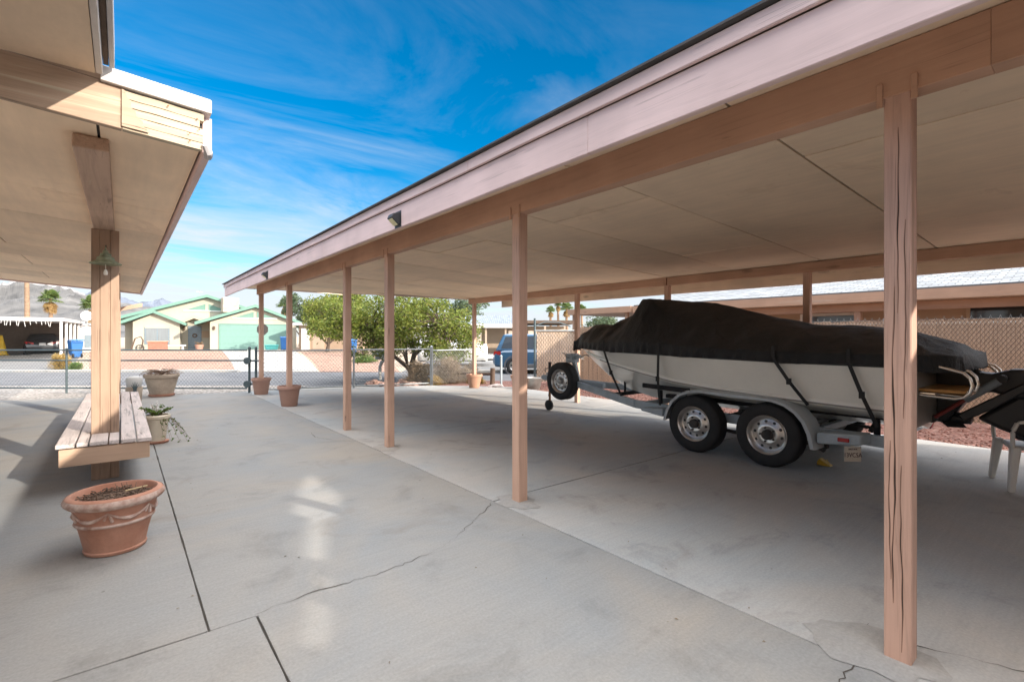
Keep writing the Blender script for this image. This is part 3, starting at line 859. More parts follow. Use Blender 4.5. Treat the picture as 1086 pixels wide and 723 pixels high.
# ------------------------------------------------------------------ pots and planters
def plant_sprays(t, n, r, h, m, name, droop=.0, leaf=.02, seed=1, base=0.0, lrs=1.0, dirx=None):
    rr = random.Random(seed); b = MB(); s = MB()
    for i in range(n):
        a = rr.random() * 6.283
        if dirx is not None: a = dirx + rr.uniform(-.9, .9)
        L = rr.uniform(.4, 1.0); p = Vector((0, 0, base)); path = []
        for k in range(7):
            f = k / 6
            q = Vector((math.cos(a) * r * L * f, math.sin(a) * r * L * f, base + h * L * f - droop * f * f * L + rr.uniform(-.01, .01)))
            path.append(q)
            if k > 1:
                for _ in range(int(3 * lrs)):
                    d = Vector((rr.uniform(-1, 1), rr.uniform(-1, 1), rr.uniform(-.4, 1))).normalized(); e = d.cross(Vector((rr.random(), rr.random(), rr.random() + .1))).normalized() * leaf * .35
                    c = q + d * leaf
                    b.add([q, q + d * leaf * .5 + e, q + d * leaf * 1.2, q + d * leaf * .5 - e], [(0, 1, 2, 3)])
        s.tube(path, [.0045 - .0005 * k for k in range(7)], 4)
    s.build('stem', M['twig'], t, local=True, keep=True)
    if b.f: b.build(name, m, t, local=True, keep=True)

# near terracotta pot with garlands
def garland_pot(loc):
    t = thing('terracotta_pot', 'large terracotta pot with white garland relief and dry bark, in front of the bench', 'plant pot', loc)
    H_ = .385
    prof = [(.150, 0), (.163, .006), (.168, .022), (.162, .03), (.175, .10), (.192, .17), (.203, .195), (.210, .20), (.213, .208), (.208, .216), (.206, .222),
            (.222, .30), (.228, .315), (.250, .325), (.262, .338), (.264, .352), (.254, .372), (.238, .382), (.226, .383), (.218, .372), (.208, .30), (.2, .285)]
    b = MB(); n = 72
    b.lathe(prof, (0, 0, 0), 'z', n)
    vs = []
    for (x, y, z) in b.v:      # gadrooned base and roped rim
        a = math.atan2(y, x); r_ = math.hypot(x, y); k = 1
        if .03 < z < .165: k = 1 + .012 * math.sin(a * 18) * math.sin((z - .03) / .135 * PI)
        if .32 < z < .375 and r_ > .235: k = 1 + .010 * math.sin(a * 36 + z * 110)
        vs.append((x * k, y * k, z))
    b.v = vs; b.f.pop()
    b.build('pot', M['terra'], t, smooth=True, local=True)
    def onw(a, z, off): 
        r_ = .206 + (z - .222) * .2 + off
        return (r_ * math.cos(a), r_ * math.sin(a), z)
    b = MB()
    for k in range(6):
        a0 = k * PI / 3 + .35
        P = []
        for i in range(13):
            f = i / 12; a = a0 + f * PI / 3
            P.append(onw(a, .292 - .048 * math.sin(f * PI), .003))
        b.tube(P, [.004 + .009 * math.sin(i / 12 * PI) for i in range(13)], 6)
        b.tube([onw(a0, .296, .003), onw(a0 + .06, .27, .005), onw(a0 + .10, .235, .004)], [.004, .009, .011], 6)
        b.tube([onw(a0, .296, .003), onw(a0 - .05, .275, .004), onw(a0 - .09, .25, .003)], [.004, .007, .008], 6)
    b.build('garland', M['terra_w'], t, smooth=True, local=True)
    b = MB()
    b.lathe([(.229, .312), (.250, .3205), (.2655, .338), (.2665, .352), (.256, .372)], (0, 0, 0), 'z', n)
    b.f = [f for f in b.f if len(f) == 4]
    b.v = [(x * (1.003 + .010 * math.sin(math.atan2(y, x) * 36 + z * 110)), y * (1.003 + .010 * math.sin(math.atan2(y, x) * 36 + z * 110)), z) for x, y, z in b.v]
    b.build('rope_rim', M['terra_w'], t, smooth=True, local=True, keep=True)
    b = MB(); b.lathe([(.2105, .197), (.2155, .206), (.2105, .216)], (0, 0, 0), 'z', n); b.f = [f for f in b.f if len(f) == 4]; b.build('band', M['terra_w'], t, smooth=True, local=True, keep=True)
    b = MB(); rr = random.Random(2)
    b.lathe([(.0, .345), (.10, .342), (.205, .33)], (0, 0, 0), 'z', 36)
    for i in range(420):
        a = rr.random() * 6.28; r_ = .2 * math.sqrt(rr.random()); p = Vector((r_ * math.cos(a), r_ * math.sin(a), .337 + rr.uniform(.0, .02)))
        d = Vector((rr.uniform(-1, 1), rr.uniform(-1, 1), rr.uniform(-.25, .3))).normalized() * rr.uniform(.012, .03)
        b.bar(p - d * .5, p + d * .5, .009, .004)
    b.build('bark_mulch', M['soil'], t, local=True, keep=True)
    b = MB()
    b.bar((.05, .02, .362), (.17, .05, .368), .012, .006); b.build('straw', M['straw'], t, local=True)
    b = MB()
    for i in range(7):
        a = rr.random() * 6.28; b = MB(); b.tube([(.12 * math.cos(a), .12 * math.sin(a), .34), (.15 * math.cos(a + .2), .13 * math.sin(a + .2), .395)], [.004, .002], 5); b.build('twig', M['twig'], t, local=True)
garland_pot((-.03, 4.17, 0))

def plain_pot(name, loc, m, label, cat, h=.40, rb=.145, rt=.205, group=None, rim=.07, soil=True):
    t = thing(name, label, cat, loc, 0, group)
    b = MB(); b.lathe([(rb * .97, 0), (rb, .01), (rt * .94, h - rim), (rt * .945, h - rim), (rt * 1.05, h - rim + .004), (rt * 1.06, h - .012), (rt * 1.03, h), (rt * .93, h), (rt * .9, h - .02), (rt * .86, h - .06)], (0, 0, 0), 'z', 36)
    b.f.pop(); b.build('pot', m, t, smooth=True, local=True)
    if soil:
        b = MB(); b.lathe([(.06, h - .045), (rt * .5, h - .04), (rt * .88, h - .05)], (0, 0, 0), 'z', 28); b.f = [f for f in b.f if len(f) == 4]; b.build('soil', M['soil'], t, local=True, keep=True)
    return t
plain_pot('plant_pot', (2.65, 10.5, 0), M['terra_b'], 'brown pot standing around the second last front post of the carport', 'plant pot', .41, .15, .21, 'brown pots around the front carport posts')
plain_pot('plant_pot', (2.65, 13.04, 0), M['terra_b'], 'brown pot standing around the farthest front post by the gate', 'plant pot', .40, .15, .21, 'brown pots around the front carport posts')
plain_pot('plant_pot', (7.575, 11.08, 0), M['terra_l'], 'pale terracotta pot around the farthest rear post of the carport', 'plant pot', .37, .14, .215)
tp = plain_pot('plant_pot', (8.35, 10.15, 0), M['terra_l'], 'small pale terracotta pot with white blossoms on the red gravel behind a post', 'plant pot', .36, .12, .18)
plant_sprays(tp, 16, .16, .08, M['petal'], 'flower', .0, .03, 8, .33)

t = thing('stone_planter', 'weathered stone planter with a terracotta foot and dead brown vines by the gate', 'planter', (.74, 14.15, 0))
b = MB(); b.lathe([(.20, .055), (.235, .06), (.31, .36), (.325, .40), (.31, .42), (.345, .44), (.36, .49), (.35, .515), (.31, .515), (.29, .46)], (0, 0, 0), 'z', 40); b.f.pop(); b.build('pot', M['stone'], t, smooth=True, local=True)
b = MB(); b.lathe([(.21, 0), (.245, .005), (.265, .05), (.25, .056), (.1, .05)], (0, 0, 0), 'z', 36); b.build('saucer', M['terra'], t, smooth=True, local=True)
b = MB(); b.lathe([(.0, .50), (.2, .49), (.30, .47)], (0, 0, 0), 'z', 24); b.build('soil', M['soil'], t, local=True)
plant_sprays(t, 110, .44, .50, M['vine'], 'dead_vine', .48, .02, 5, .50, .9)

t = thing('cream_planter', 'tall cream pot with straggling green shrub beside the bench', 'planter', (.365, 7.95, 0))
b = MB(); b.lathe([(.10, .03), (.112, .034), (.155, .34), (.175, .355), (.18, .39), (.165, .405), (.145, .402), (.135, .36)], (0, 0, 0), 'z', 32); b.f.pop(); b.build('pot', M['cream_pot'], t, smooth=True, local=True)
b = MB(); b.lathe([(.11, 0), (.15, .004), (.165, .03), (.15, .033), (.1, .028)], (0, 0, 0), 'z', 28); b.build('saucer', M['terra'], t, smooth=True, local=True)
plant_sprays(t, 34, .24, .26, M['green_s'], 'foliage', .12, .03, 11, .37, 1.6)
plant_sprays(t, 12, .5, .22, M['green_s'], 'trailing_foliage', .62, .03, 12, .37, 1.3, -.5)
plant_sprays(t, 6, .10, .30, M['petal'], 'flower', .06, .035, 13, .37, 1.0)

t.scale = (.84, .84, .92)

t = thing('tan_block_planter', 'tan block planter with white bucket and dark spiky ornament behind the bench', 'planter', (.21, 13.2, 0))
b = MB(); b.lathe([(.20, 0), (.22, .02), (.26, .42), (.25, .45), (.2, .45)], (0, 0, 0), 'z', 28); b.build('pot', M['stone'], t, smooth=True, local=True)
b = MB(); b.lathe([(.20, .45), (.225, .47), (.26, .66), (.24, .73), (.13, .77), (0, .78)], (0, 0, 0), 'z', 28); b.build('bucket', M['white_paint'], t, smooth=True, local=True)
b = MB()
for a in (-1.1, -.55, 0, .55, 1.1, 2.6, 3.7):
    b.tube([(.02, -.28, .30 if abs(a) < 2 else .36), (.02 + .05 * math.sin(a), -.30, .42 + .03 * math.cos(a)), (.02 + .13 * math.sin(a), -.31, .46 + .17 * math.cos(a))], [.016, .018, .004], 6)
b.tube([(.02, -.28, 0), (.02, -.28, .42)], .012, 6)
b.build('spiky_ornament', M['fence_green'], t, local=True)

t.scale = (.58, .58, .72)

# ------------------------------------------------------------------ boat
XC = 6.45
bo = thing('motorboat', 'cream motorboat under a black canvas cover parked in the carport', 'boat', (XC, 3.5, 0))
ST = [  # y, keel z, chine half-width, chine z, gunwale half-width, gunwale z
    (1.20, .46, .90, .69, 1.00, 1.16), (1.6, .45, .91, .70, 1.02, 1.165), (2.2, .44, .92, .72, 1.035, 1.17), (3.0, .43, .91, .755, 1.03, 1.185),
    (3.6, .43, .85, .80, .99, 1.20), (4.1, .44, .75, .86, .92, 1.21), (4.5, .46, .64, .91, .83, 1.215), (5.0, .56, .46, .97, .67, 1.225),
    (5.4, .75, .29, 1.03, .49, 1.23), (5.7, .95, .15, 1.10, .32, 1.24), (5.92, 1.12, .05, 1.18, .14, 1.25), (6.02, 1.22, .01, 1.225, .03, 1.255)]
def stat(y):
    for a, c in zip(ST, ST[1:]):
        if y <= c[0]:
            f = max(0, (y - a[0]) / (c[0] - a[0])); return tuple(a[i] + (c[i] - a[i]) * f for i in range(6))
    return ST[-1]
def hull_ring(y, side):
    _, kz, cw, cz, gw, gz = stat(y)
    pts = [(0, kz), (cw * .33, kz + (cz - kz) * .30), (cw * .36, kz + (cz - kz) * .27), (cw * .68, kz + (cz - kz) * .64), (cw * .71, kz + (cz - kz) * .60),
           (cw, cz - .012), (cw + .02, cz), (cw + .022, cz + .04), (cw + .012, cz + .055), (cw + (gw - cw) * .45, cz + (gz - cz) * .45), (cw + (gw - cw) * .85, cz + (gz - cz) * .8), (gw, gz - .03), (gw, gz)]
    return [(XC + side * a, y, z) for a, z in pts]
yst = [1.20 + (6.02 - 1.20) * (i / 46) for i in range(47)]
b = MB()
for sd in (-1, 1):
    b.grid(47, 13, lambda i, j: hull_ring(yst[i], sd)[j])
L_ = hull_ring(1.20, -1); R_ = hull_ring(1.20, 1)
b.add(L_[::-1] + R_[1:], [tuple(range(25))])
b.build('hull', M['gel'], bo, smooth=True)
for sd in (-1, 1):                       # chine shadow line painted in as a dark strip, and rub rail
    b = MB(); b.grid(40, 2, lambda i, j: (XC + sd * (stat(yst[i])[2] + .0245 - .006 * j), yst[i], stat(yst[i])[3] + .004 + .034 * j)); b.build('chine_shade', M['gel_d'], bo, keep=True)
    b = MB(); b.tube([(XC + sd * (stat(y)[4] + .008), y, stat(y)[5] - .03) for y in yst], .016, 8); b.build('rub_rail', M['blackplastic'], bo, smooth=True)
# canvas cover
RIDGE = [(.86, 1.20), (.95, 1.30), (1.1, 1.37), (1.3, 1.43), (1.6, 1.50), (2.26, 1.545), (2.7, 1.64), (3.2, 1.79), (3.5, 1.87), (4.0, 1.925), (4.33, 1.96), (4.40, 1.96), (4.92, 1.735), (5.18, 1.61), (5.28, 1.59), (5.45, 1.605), (5.65, 1.60), (5.95, 1.45), (6.12, 1.29)]
def ridge(y):
    if y <= RIDGE[0][0]: return RIDGE[0][1]
    for a, c in zip(RIDGE, RIDGE[1:]):
        if y <= c[0]: return a[1] + (c[1] - a[1]) * (y - a[0]) / (c[0] - a[0])
    return RIDGE[-1][1]
NY, NX = 210, 96
def cov(i, j):
    y = .86 + (6.13 - .86) * i / (NY - 1)
    s = -1 + 2 * j / (NX - 1)
    yc = max(1.2, min(y, 6.0)); st = stat(yc)
    gw = st[4] + .035; gz = st[5]
    if y < 1.5: gw *= .62 + .38 * math.sqrt(max(0, 1 - ((1.5 - y) / .64) ** 2))
    rz = ridge(y); a = abs(s); sg = 1 if s > 0 else -1
    shelf = gz + .07 + .05 * math.exp(-((y - 4.2) / .8) ** 2)      # where the side turns in
    skirt = gz - .035 + .014 * math.sin(y * 5.1) - (.03 if y < 1.2 else 0)
    hem = .30
    if a > 1 - hem:                        # hanging skirt
        f = (a - (1 - hem)) / hem
        z = shelf + (skirt - shelf) * f
        x = gw * (1 - .02 * (1 - f))
        dr = .012 * f * noise.noise(Vector((y * 11, sg * 3, 0))) + .010 * f * math.sin(y * 38 + 4 * noise.noise(Vector((y * 3, sg, 0))))
        x += dr * 1.6
    else:
        q = a / (1 - hem)
        fl = math.exp(-((y - 4.36) / (.17 if y > 4.36 else .34)) ** 2)
        p = 1.2
        if y <= 3.0: p = 1.2 + .7 * min(1, (3.0 - y) / .9)
        if y >= 4.8: p = 1.2 + .7 * min(1, (y - 4.8) / .4)
        x = gw * .98 * q
        zt = 1 - q ** p
        zf = 1.0 if q < .5 else 1 - (q - .5) / .5
        z = shelf + (rz - shelf) * (zt + (zf - zt) * fl)
        # pulled folds running down from the windscreen
        fold = .042 * math.sin(y * 15 + q * 2 + 3 * noise.noise(Vector((y * 2, q, sg)))) * q * (1 - q ** 6) * (1 if y > 4.2 else .4)
        rg = 1 - abs(noise.noise(Vector((y * 2.6 + q * (1.5 if y < 4.4 else -1.5), q * .9, sg * 4 + 20)))) * 2     # sharp pulled creases
        fold += .030 * max(0, rg - .55) / .45 * q * (1 - q ** 5)
        z += fold + .014 * noise.noise(Vector((x * 3, y * 3, 5))) * (1 - q ** 4)
    z += .006 * noise.noise(Vector((x * 9, y * 9, sg)))
    return (XC + sg * x if a > 1e-6 else XC, y, z)
b = MB(); b.grid(NY, NX, cov)
# close the front and back with hanging flaps
for i_end, dy in ((0, -.06), (NY - 1, .05)):
    base_ = [Vector(cov(i_end, j)) for j in range(NX)]
    zb = 1.10 if i_end == 0 else 1.16
    b.grid(2, NX, lambda i, j: base_[j] if i == 0 else (XC + (base_[j].x - XC) * .98, base_[j].y + dy * (1 - abs(2 * j / (NX - 1) - 1)), min(base_[j].z, zb + .012 * math.sin(j * 1.3))))
o = b.build('canvas_cover', M['cover'], bo, keep=True)
o.data.polygons.foreach_set('use_smooth', [True] * len(o.data.polygons))
bmz = bmesh.new(); bmz.from_mesh(o.data); bmesh.ops.remove_doubles(bmz, verts=bmz.verts, dist=1e-4); bmesh.ops.recalc_face_normals(bmz, faces=bmz.faces); bmz.to_mesh(o.data); bmz.free()
sol = o.modifiers.new('thick', 'SOLIDIFY'); sol.thickness = .006; sol.offset = 1
cover = o
# tie-down straps on both sides
def strap(y0, z0, y1, z1, x1, sd):
    st = stat(min(y0, 6)); x0 = st[4] + .05
    st1 = stat(y1)
    P = [(XC + sd * (x0 - .02), y0 + .01, z0 + .13), (XC + sd * x0, y0, z0), (XC + sd * (x0 * .5 + x1 * .5 + .03), (y0 + y1) / 2, (z0 + z1) / 2), (XC + sd * x1, y1, z1)]
    b = MB()
    for a, c in zip(P, P[1:]): b.bar(a, c, .006, .034, (0, 1, 0))
    b.bar(Vector(P[2]) - Vector((sd * -.006, 0, .03)), Vector(P[2]) + Vector((sd * .006, 0, .035)), .02, .045, (0, 1, 0))
    b.build('strap', M['strap'], cover)
for sd in (-1, 1):
    strap(2.27, 1.17, 1.98, .70, .965, sd); strap(1.59, 1.15, 1.40, .55, .93, sd); strap(3.72, 1.20, 3.76, .50, .93, sd); strap(4.86, 1.21, 4.57, .52, .70, sd)
# stern: swim platform, rails, drive
b = MB()
for k in range(7):
    x0 = XC - .80 + k * .232; b.box(x0, x0 + .224, .80, 1.19, .905, .932)
b.build('swim_platform', M['teak'], bo, bevel=.004)
b = MB(); b.box(XC - .84, XC + .84, .78, .798, .893, .937); b.box(XC - .84, XC + .84, 1.0, 1.19, .87, .903); b.build('platform_trim', M['chrome'], bo, bevel=.004)
for x in (5.60, 5.88, 2 * XC - 5.88, 2 * XC - 5.60):
    P = [(x, 1.45, 1.195), (x, 1.12, 1.175), (x, .90, 1.115)]
    for k in range(7):
        a = PI / 2 + k * PI / 6 - .25; P.append((x, .87 - .11 * math.sin(k * PI / 6) - .0, .985 + .12 * math.cos(k * PI / 6)))
    P += [(x, 1.0, .872), (x, 1.3, .89)]
    b = MB(); b.tube(P, .0135, 10); b.build('grab_rail', M['chrome'], bo, smooth=True)
b = MB(); b.box(XC - .95, XC + .95, 1.12, 1.2, .58, 1.12); b.build('transom', M['gel_d'], bo)
# raised stern drive
dr = MB()
def yz(poly, x0, x1): dr.prism(poly, lambda a, c, t: (t, a, c), x0, x1)
yz([(1.14, .55), (1.14, 1.13), (.98, 1.14), (.80, 1.06), (.72, 1.055), (.60, 1.10), (.40, 1.11), (.10, 1.14), (-.02, 1.05), (.0, .92), (.25, .85), (.55, .83), (.72, .88), (.86, .86), (.95, .70), (1.05, .56)], XC - .13, XC + .13)
dri = dr.build('stern_drive', M['blackmetal'], bo, bevel=.03, seg=3)
b = MB(); b.prism([(.95, .66), (.42, 1.06), (.30, 1.14), (.27, 1.11), (.70, .74), (.90, .60)], lambda a, c, t: (t, a, c), XC - .26, XC - .14); b.build('drive_leg', M['blackmetal'], dri, bevel=.012)
b = MB(); b.prism([(.84, .62), (.50, .93), (.10, .98), (.02, .46), (.42, .44), (.68, .54)], lambda a, c, t: (t, a, c), XC - .11, XC + .10); b.build('gearcase', M['blackmetal'], dri, bevel=.04, seg=3)
b = MB(); b.tube([(XC - .30, 1.10, .62), (XC - .30, .88, .815)], .018, 12); b.build('ram_rod', M['redrod'], dri, smooth=True)
b = MB(); b.tube([(XC - .30, .885, .81), (XC - .30, .66, 1.0)], .035, 14); b.build('ram_cylinder', M['greyram'], dri, smooth=True)
for y_, z_ in ((1.12, .60), (.64, 1.02)):
    b = MB(); b.tube([(XC - .31, y_, z_), (XC - .22, y_, z_)], .035, 12); b.build('ram_pivot', M['steel_dark'], dri, smooth=True)
b = MB()
for k in range(3):
    y_ = .47 - .045 * k; b.bar((XC - .2635, y_, 1.015 - .03 * k + .06), (XC - .2635, y_ - .05, 1.015 - .03 * k + .10), .003, .012, (1, 0, 0))
b.build('decal', M['white_paint'], dri)
b = MB()
for k in range(3):
    a = k * 2.094; c0 = Vector((XC - .02, .98, .60))
    tip = c0 + Vector((math.cos(a) * .19, .05, math.sin(a) * .10)); s1 = c0 + Vector((math.cos(a + .6) * .15, -.06, math.sin(a + .6) * .09)); s2 = c0 + Vector((math.cos(a - .5) * .13, .10, math.sin(a - .5) * .08))
    nn = Vector((0, .008, 0))
    b.add([c0 - nn, s1 - nn, tip - nn, s2 - nn, c0 + nn, s1 + nn, tip + nn, s2 + nn], [(0, 3, 2, 1), (4, 5, 6, 7), (0, 1, 5, 4), (1, 2, 6, 5), (2, 3, 7, 6), (3, 0, 4, 7)])
b.lathe([(.0, .86), (.05, .88), (.06, 1.0), (.045, 1.08), (0, 1.09)], (XC - .02, 0, .60), 'y', 18)
b.build('propeller', M['blackmetal'], dri, smooth=True)
b = MB(); b.tube([(XC - .05, 6.0, 1.02), (XC - .05, 5.9, 1.08), (XC, 5.8, 1.06)], .012, 8); b.lathe([(.018, -.012), (.03, -.012), (.03, .012), (.018, .012)], (XC, 6.0, 1.02), 'x', 14, True); b.build('bow_eye', M['chrome'], bo, smooth=True)

# ------------------------------------------------------------------ boat trailer
tr = thing('boat_trailer', 'blue grey tandem axle boat trailer carrying the covered motorboat', 'trailer', (XC, 3.0, 0))
f = MB()
for sd in (-1, 1):
    x = XC + sd * .80
    f.bar((x, 1.36, .40), (x, 4.25, .455), .055, .11)
    f.bar((x, 4.25, .456), (XC + sd * .05, 6.25, .575), .055, .108)
for y, z in ((1.40, .40), (2.0, .41), (4.2, .455)): f.bar((XC - .772, y, z - .008), (XC + .772, y, z - .008), .06, .07)
f.bar((XC, 5.5, .555), (XC, 6.80, .60), .08, .09)
fr = f.build('frame', M['galv'], tr, bevel=.006)
b = MB(); b.prism([(6.78, .55), (6.78, .64), (6.88, .67), (7.02, .655), (7.06, .61), (7.02, .565), (6.9, .56)], lambda a, c, t: (t, a, c), XC - .055, XC + .055)
b.tube([(XC, 6.82, .66), (XC, 6.95, .70)], .02, 8); b.build('coupler', M['galv'], tr, bevel=.01)
b = MB()
for k in range(9):
    z = .55 - k * .035
    b.lathe([(.012, -.004), (.020, -.004), (.020, .004), (.012, .004)], (XC - .03, 6.84 + .01 * math.sin(k), z), 'x' if k % 2 else 'y', 10, True)
b.build('safety_chain', M['steel'], tr, smooth=True)
jk = MB(); jk.tube([(XC - .10, 6.75, .13), (XC - .10, 6.75, .60)], .022, 12); jk.build('jack_leg', M['rust'], tr, smooth=True)
b = MB(); b.tube([(XC - .10, 6.75, .60), (XC - .10, 6.75, .92)], .029, 12); b.tube([(XC - .10, 6.75, .80), (XC - .22, 6.75, .80), (XC - .22, 6.75, .74)], .010, 6); b.box(XC - .13, XC - .03, 6.70, 6.80, .55, .65); b.build('jack', M['steel_dark'], tr, smooth=True)
b = MB(); b.lathe([(.03, -.03), (.085, -.03), (.098, -.02), (.1, 0), (.098, .02), (.085, .03), (.03, .03)], (XC - .10, 6.77, .10), 'x', 20); b.build('jack_wheel', M['rubber'], tr, smooth=True)
b = MB(); b.bar((XC, 6.10, .60), (XC, 6.22, 1.0), .07, .07); b.bar((XC, 6.22, 1.0), (XC, 6.05, 1.05), .06, .06); b.box(XC - .10, XC + .10, 6.17, 6.33, .93, 1.09); b.build('winch_post', M['galv'], tr, bevel=.008)
b = MB(); b.lathe([(.02, -.06), (.075, -.06), (.075, -.05), (.03, -.045), (.03, .045), (.075, .05), (.075, .06), (.02, .06)], (XC, 6.25, 1.02), 'x', 18); b.tube([(XC - .1, 6.25, 1.02), (XC - .14, 6.25, 1.02), (XC - .14, 6.32, 1.10), (XC - .2, 6.32, 1.10)], .01, 6); b.build('winch', M['steel'], tr, smooth=True)

def wheel(parent, name, c, out, sp=False, R0=.343, W0=.205):
    """tyre, chromed modular rim with round vents, hub; axle along x, out = direction of the face"""
    x0 = c[0]
    w = W0 / 2
    P = [(.20, -w * .86), (.225, -w * .98), (.27, -w), (.315, -w * .96), (.333, -w * .84), (.340, -w * .66), (R0, -w * .3), (R0, w * .3), (.340, w * .66), (.333, w * .84), (.315, w * .96), (.27, w), (.225, w * .98), (.20, w * .86)]
    b = MB(); b.lathe([(r, h) for r, h in P], c, 'x', 56, True)
    ty = b.build(name, M['rubber'], parent, smooth=True)
    b = MB()
    for k in range(-2, 3):
        h = k * w * .29; b.lathe([(R0 + .0008, h - .004), (R0 + .0028, h - .0035), (R0 + .0028, h + .0035), (R0 + .0008, h + .004)], c, 'x', 56, True)
    b.build('tread_rib', M['rubber'], ty, smooth=True)
    o_ = out
    b = MB(); b.lathe([(.200, o_ * w * .80), (.212, o_ * w * .93), (.207, o_ * w * .98), (.197, o_ * w * .93), (.185, o_ * w * .66), (.178, o_ * w * .42), (.165, o_ * w * .36), (.12, o_ * w * .50), (.105, o_ * w * .60), (.085, o_ * w * .60), (.07, o_ * w * .56), (.0, o_ * w * .56)], c, 'x', 48)
    b.lathe([(.200, -o_ * w * .8), (.185, -o_ * w * .7), (.19, 0), (.178, o_ * w * .42)], c, 'x', 48); b.f = [q for q in b.f if len(q) == 4]
    rm = b.build('rim', M['rim'], ty, smooth=True)
    b = MB()
    for k in range(10):
        a = k * PI / 5 + .15; rr_ = .142; cy, cz = c[1] + rr_ * math.cos(a), c[2] + rr_ * math.sin(a); h = x0 + o_ * w * .435
        b.lathe([(.0, o_ * .004), (.0155, o_ * .004), (.0165, -o_ * .002)], (h, cy, cz), 'x', 14)
    b.build('vent_hole', M['blackplastic'], rm)
    b = MB(); b.lathe([(.056, o_ * w * .5), (.054, o_ * w * .95), (.045, o_ * w * 1.05), (.03, o_ * w * 1.09), (0, o_ * w * 1.1)], c, 'x', 24)
    for k in range(5):
        a = k * 2 * PI / 5; b.lathe([(.011, o_ * w * .5), (.011, o_ * w * .78), (0, o_ * w * .8)], (c[0], c[1] + .077 * math.cos(a), c[2] + .077 * math.sin(a)), 'x', 6)
    b.build('hub', M['steel_dark'] if not sp else M['steel'], rm, smooth=True)
    return ty
for sd in (-1, 1):
    for y in (2.36, 3.22):
        wheel(tr, 'wheel', (XC + sd * .945, y, .343), sd)
b = MB()
for y in (2.36, 3.22): b.tube([(XC - .92, y, .343), (XC + .92, y, .343)], .038, 12)
for sd in (-1, 1):
    for y in (1.85, 2.6, 3.5): b.bar((XC + sd * .80, y, .36), (XC + sd * .80, y + .06, .22), .05, .05)
    b.bar((XC + sd * .80, 1.85, .27), (XC + sd * .80, 2.36, .30), .06, .03); b.bar((XC + sd * .80, 2.75, .27), (XC + sd * .80, 3.22, .30), .06, .03); b.bar((XC + sd * .80, 3.5, .27), (XC + sd * .80, 3.22, .30), .06, .03)
b.build('axle', M['steel_dark'], tr)
# spare wheel on the tongue, standing upright
sp = wheel(tr, 'spare_wheel', (XC - .22, 6.28, .60), -1, True, .335, .19)
# fenders: one long guard over each pair of wheels
FP = [(1.875, .27), (1.905, .42), (1.955, .54), (2.03, .63), (2.13, .70), (2.26, .74), (2.5, .757), (2.72, .76), (2.95, .765), (3.16, .765), (3.30, .74), (3.42, .69), (3.52, .60), (3.59, .48), (3.63, .34)]
for sd in (-1, 1):
    b = MB(); xi, xo = XC + sd * .80, XC + sd * 1.075
    n = len(FP)
    def fp(i):
        y, z = FP[i]; d = Vector((y - 2.72, z - .34)).normalized() * .022
        return [(xi, y, z), (xo - sd * .03, y, z), (xo, y - d.x * .6, z - d.y * .6), (xo, y - d.x * 2.2, z - d.y * 2.2), (xo - sd * .006, y - d.x * 2.2, z - d.y * 2.2), (xo - sd * .008, y - d.x * .8, z - d.y * .8), (xo - sd * .032, y - d.x * .3, z - d.y * .3), (xi, y - d.x * .3, z - d.y * .3)]
    b.grid(n, 8, lambda i, j: fp(i)[j], wrap=True)
    b.f.append(tuple(range(8))); b.f.append(tuple((n - 1) * 8 + q for q in range(7, -1, -1)))
    b.build('fender', M['fender'], tr, smooth=True)
    b = MB(); b.hexa([(xi, 1.48, .375), (xo - sd * .02, 1.50, .375), (xo - sd * .0, 1.86, .34), (xi, 1.88, .34), (xi, 1.48, .475), (xo - sd * .02, 1.50, .475), (xo, 1.86, .45), (xi, 1.88, .45)])
    stp = b.build('step_plate', M['galv'], tr, bevel=.012)
    b = MB(); b.hexa([(xo - sd * .012, 1.585, .395), (xo + sd * .006, 1.59, .395), (xo + sd * .006, 1.68, .393), (xo - sd * .012, 1.685, .393), (xo - sd * .012, 1.585, .432), (xo + sd * .006, 1.59, .432), (xo + sd * .006, 1.68, .43), (xo - sd * .012, 1.685, .43)]); b.build('marker_lamp', M['redlens'], stp, bevel=.005)
    b = MB(); b.prism([(3.66, .37), (4.0, .41), (4.0, .45), (3.66, .47)], lambda a, c, t: (t, a, c), xi, XC + sd * 1.02); b.build('front_step', M['galv'], tr, bevel=.01)
    b = MB(); b.box(XC + sd * .72 - .07, XC + sd * .72 + .07, 1.33, 1.355, .36, .46); tl = b.build('lamp_bracket', M['galv'], tr, bevel=.004)
    b = MB(); b.lathe([(.058, 1.332), (.055, 1.312), (.035, 1.300), (0, 1.296)], (XC + sd * .72, 0, .41), 'y', 24); b.build('tail_lamp', M['redlens'], tl, smooth=True)
    b = MB(); b.bar((XC + sd * .55, 1.35, .60), (XC + sd * .55, 3.9, .585), .09, .05); b.bar((XC + sd * .55, 1.5, .41), (XC + sd * .55, 1.5, .58), .05, .05); b.bar((XC + sd * .55, 3.4, .44), (XC + sd * .55, 3.4, .57), .05, .05)
    b.bar((XC + sd * .93, 3.75, .52), (XC + sd * .93, 3.75, .70), .045, .045, (1, 0, 0)); b.bar((XC + sd * .90, 3.35, .72), (XC + sd * .90, 4.05, .74), .035, .06)
    b.build('bunk', M['bunk'], tr, bevel=.006)
b = MB(); b.tube([(XC - .2, 4.9, .53), (XC - .2, 4.9, .9)], .018, 8); b.tube([(XC + .2, 4.9, .53), (XC + .2, 4.9, .9)], .018, 8); b.bar((XC - .42, 4.9, .50), (XC + .42, 4.9, .50), .08, .05); b.build('keel_support', M['bunk'], tr)
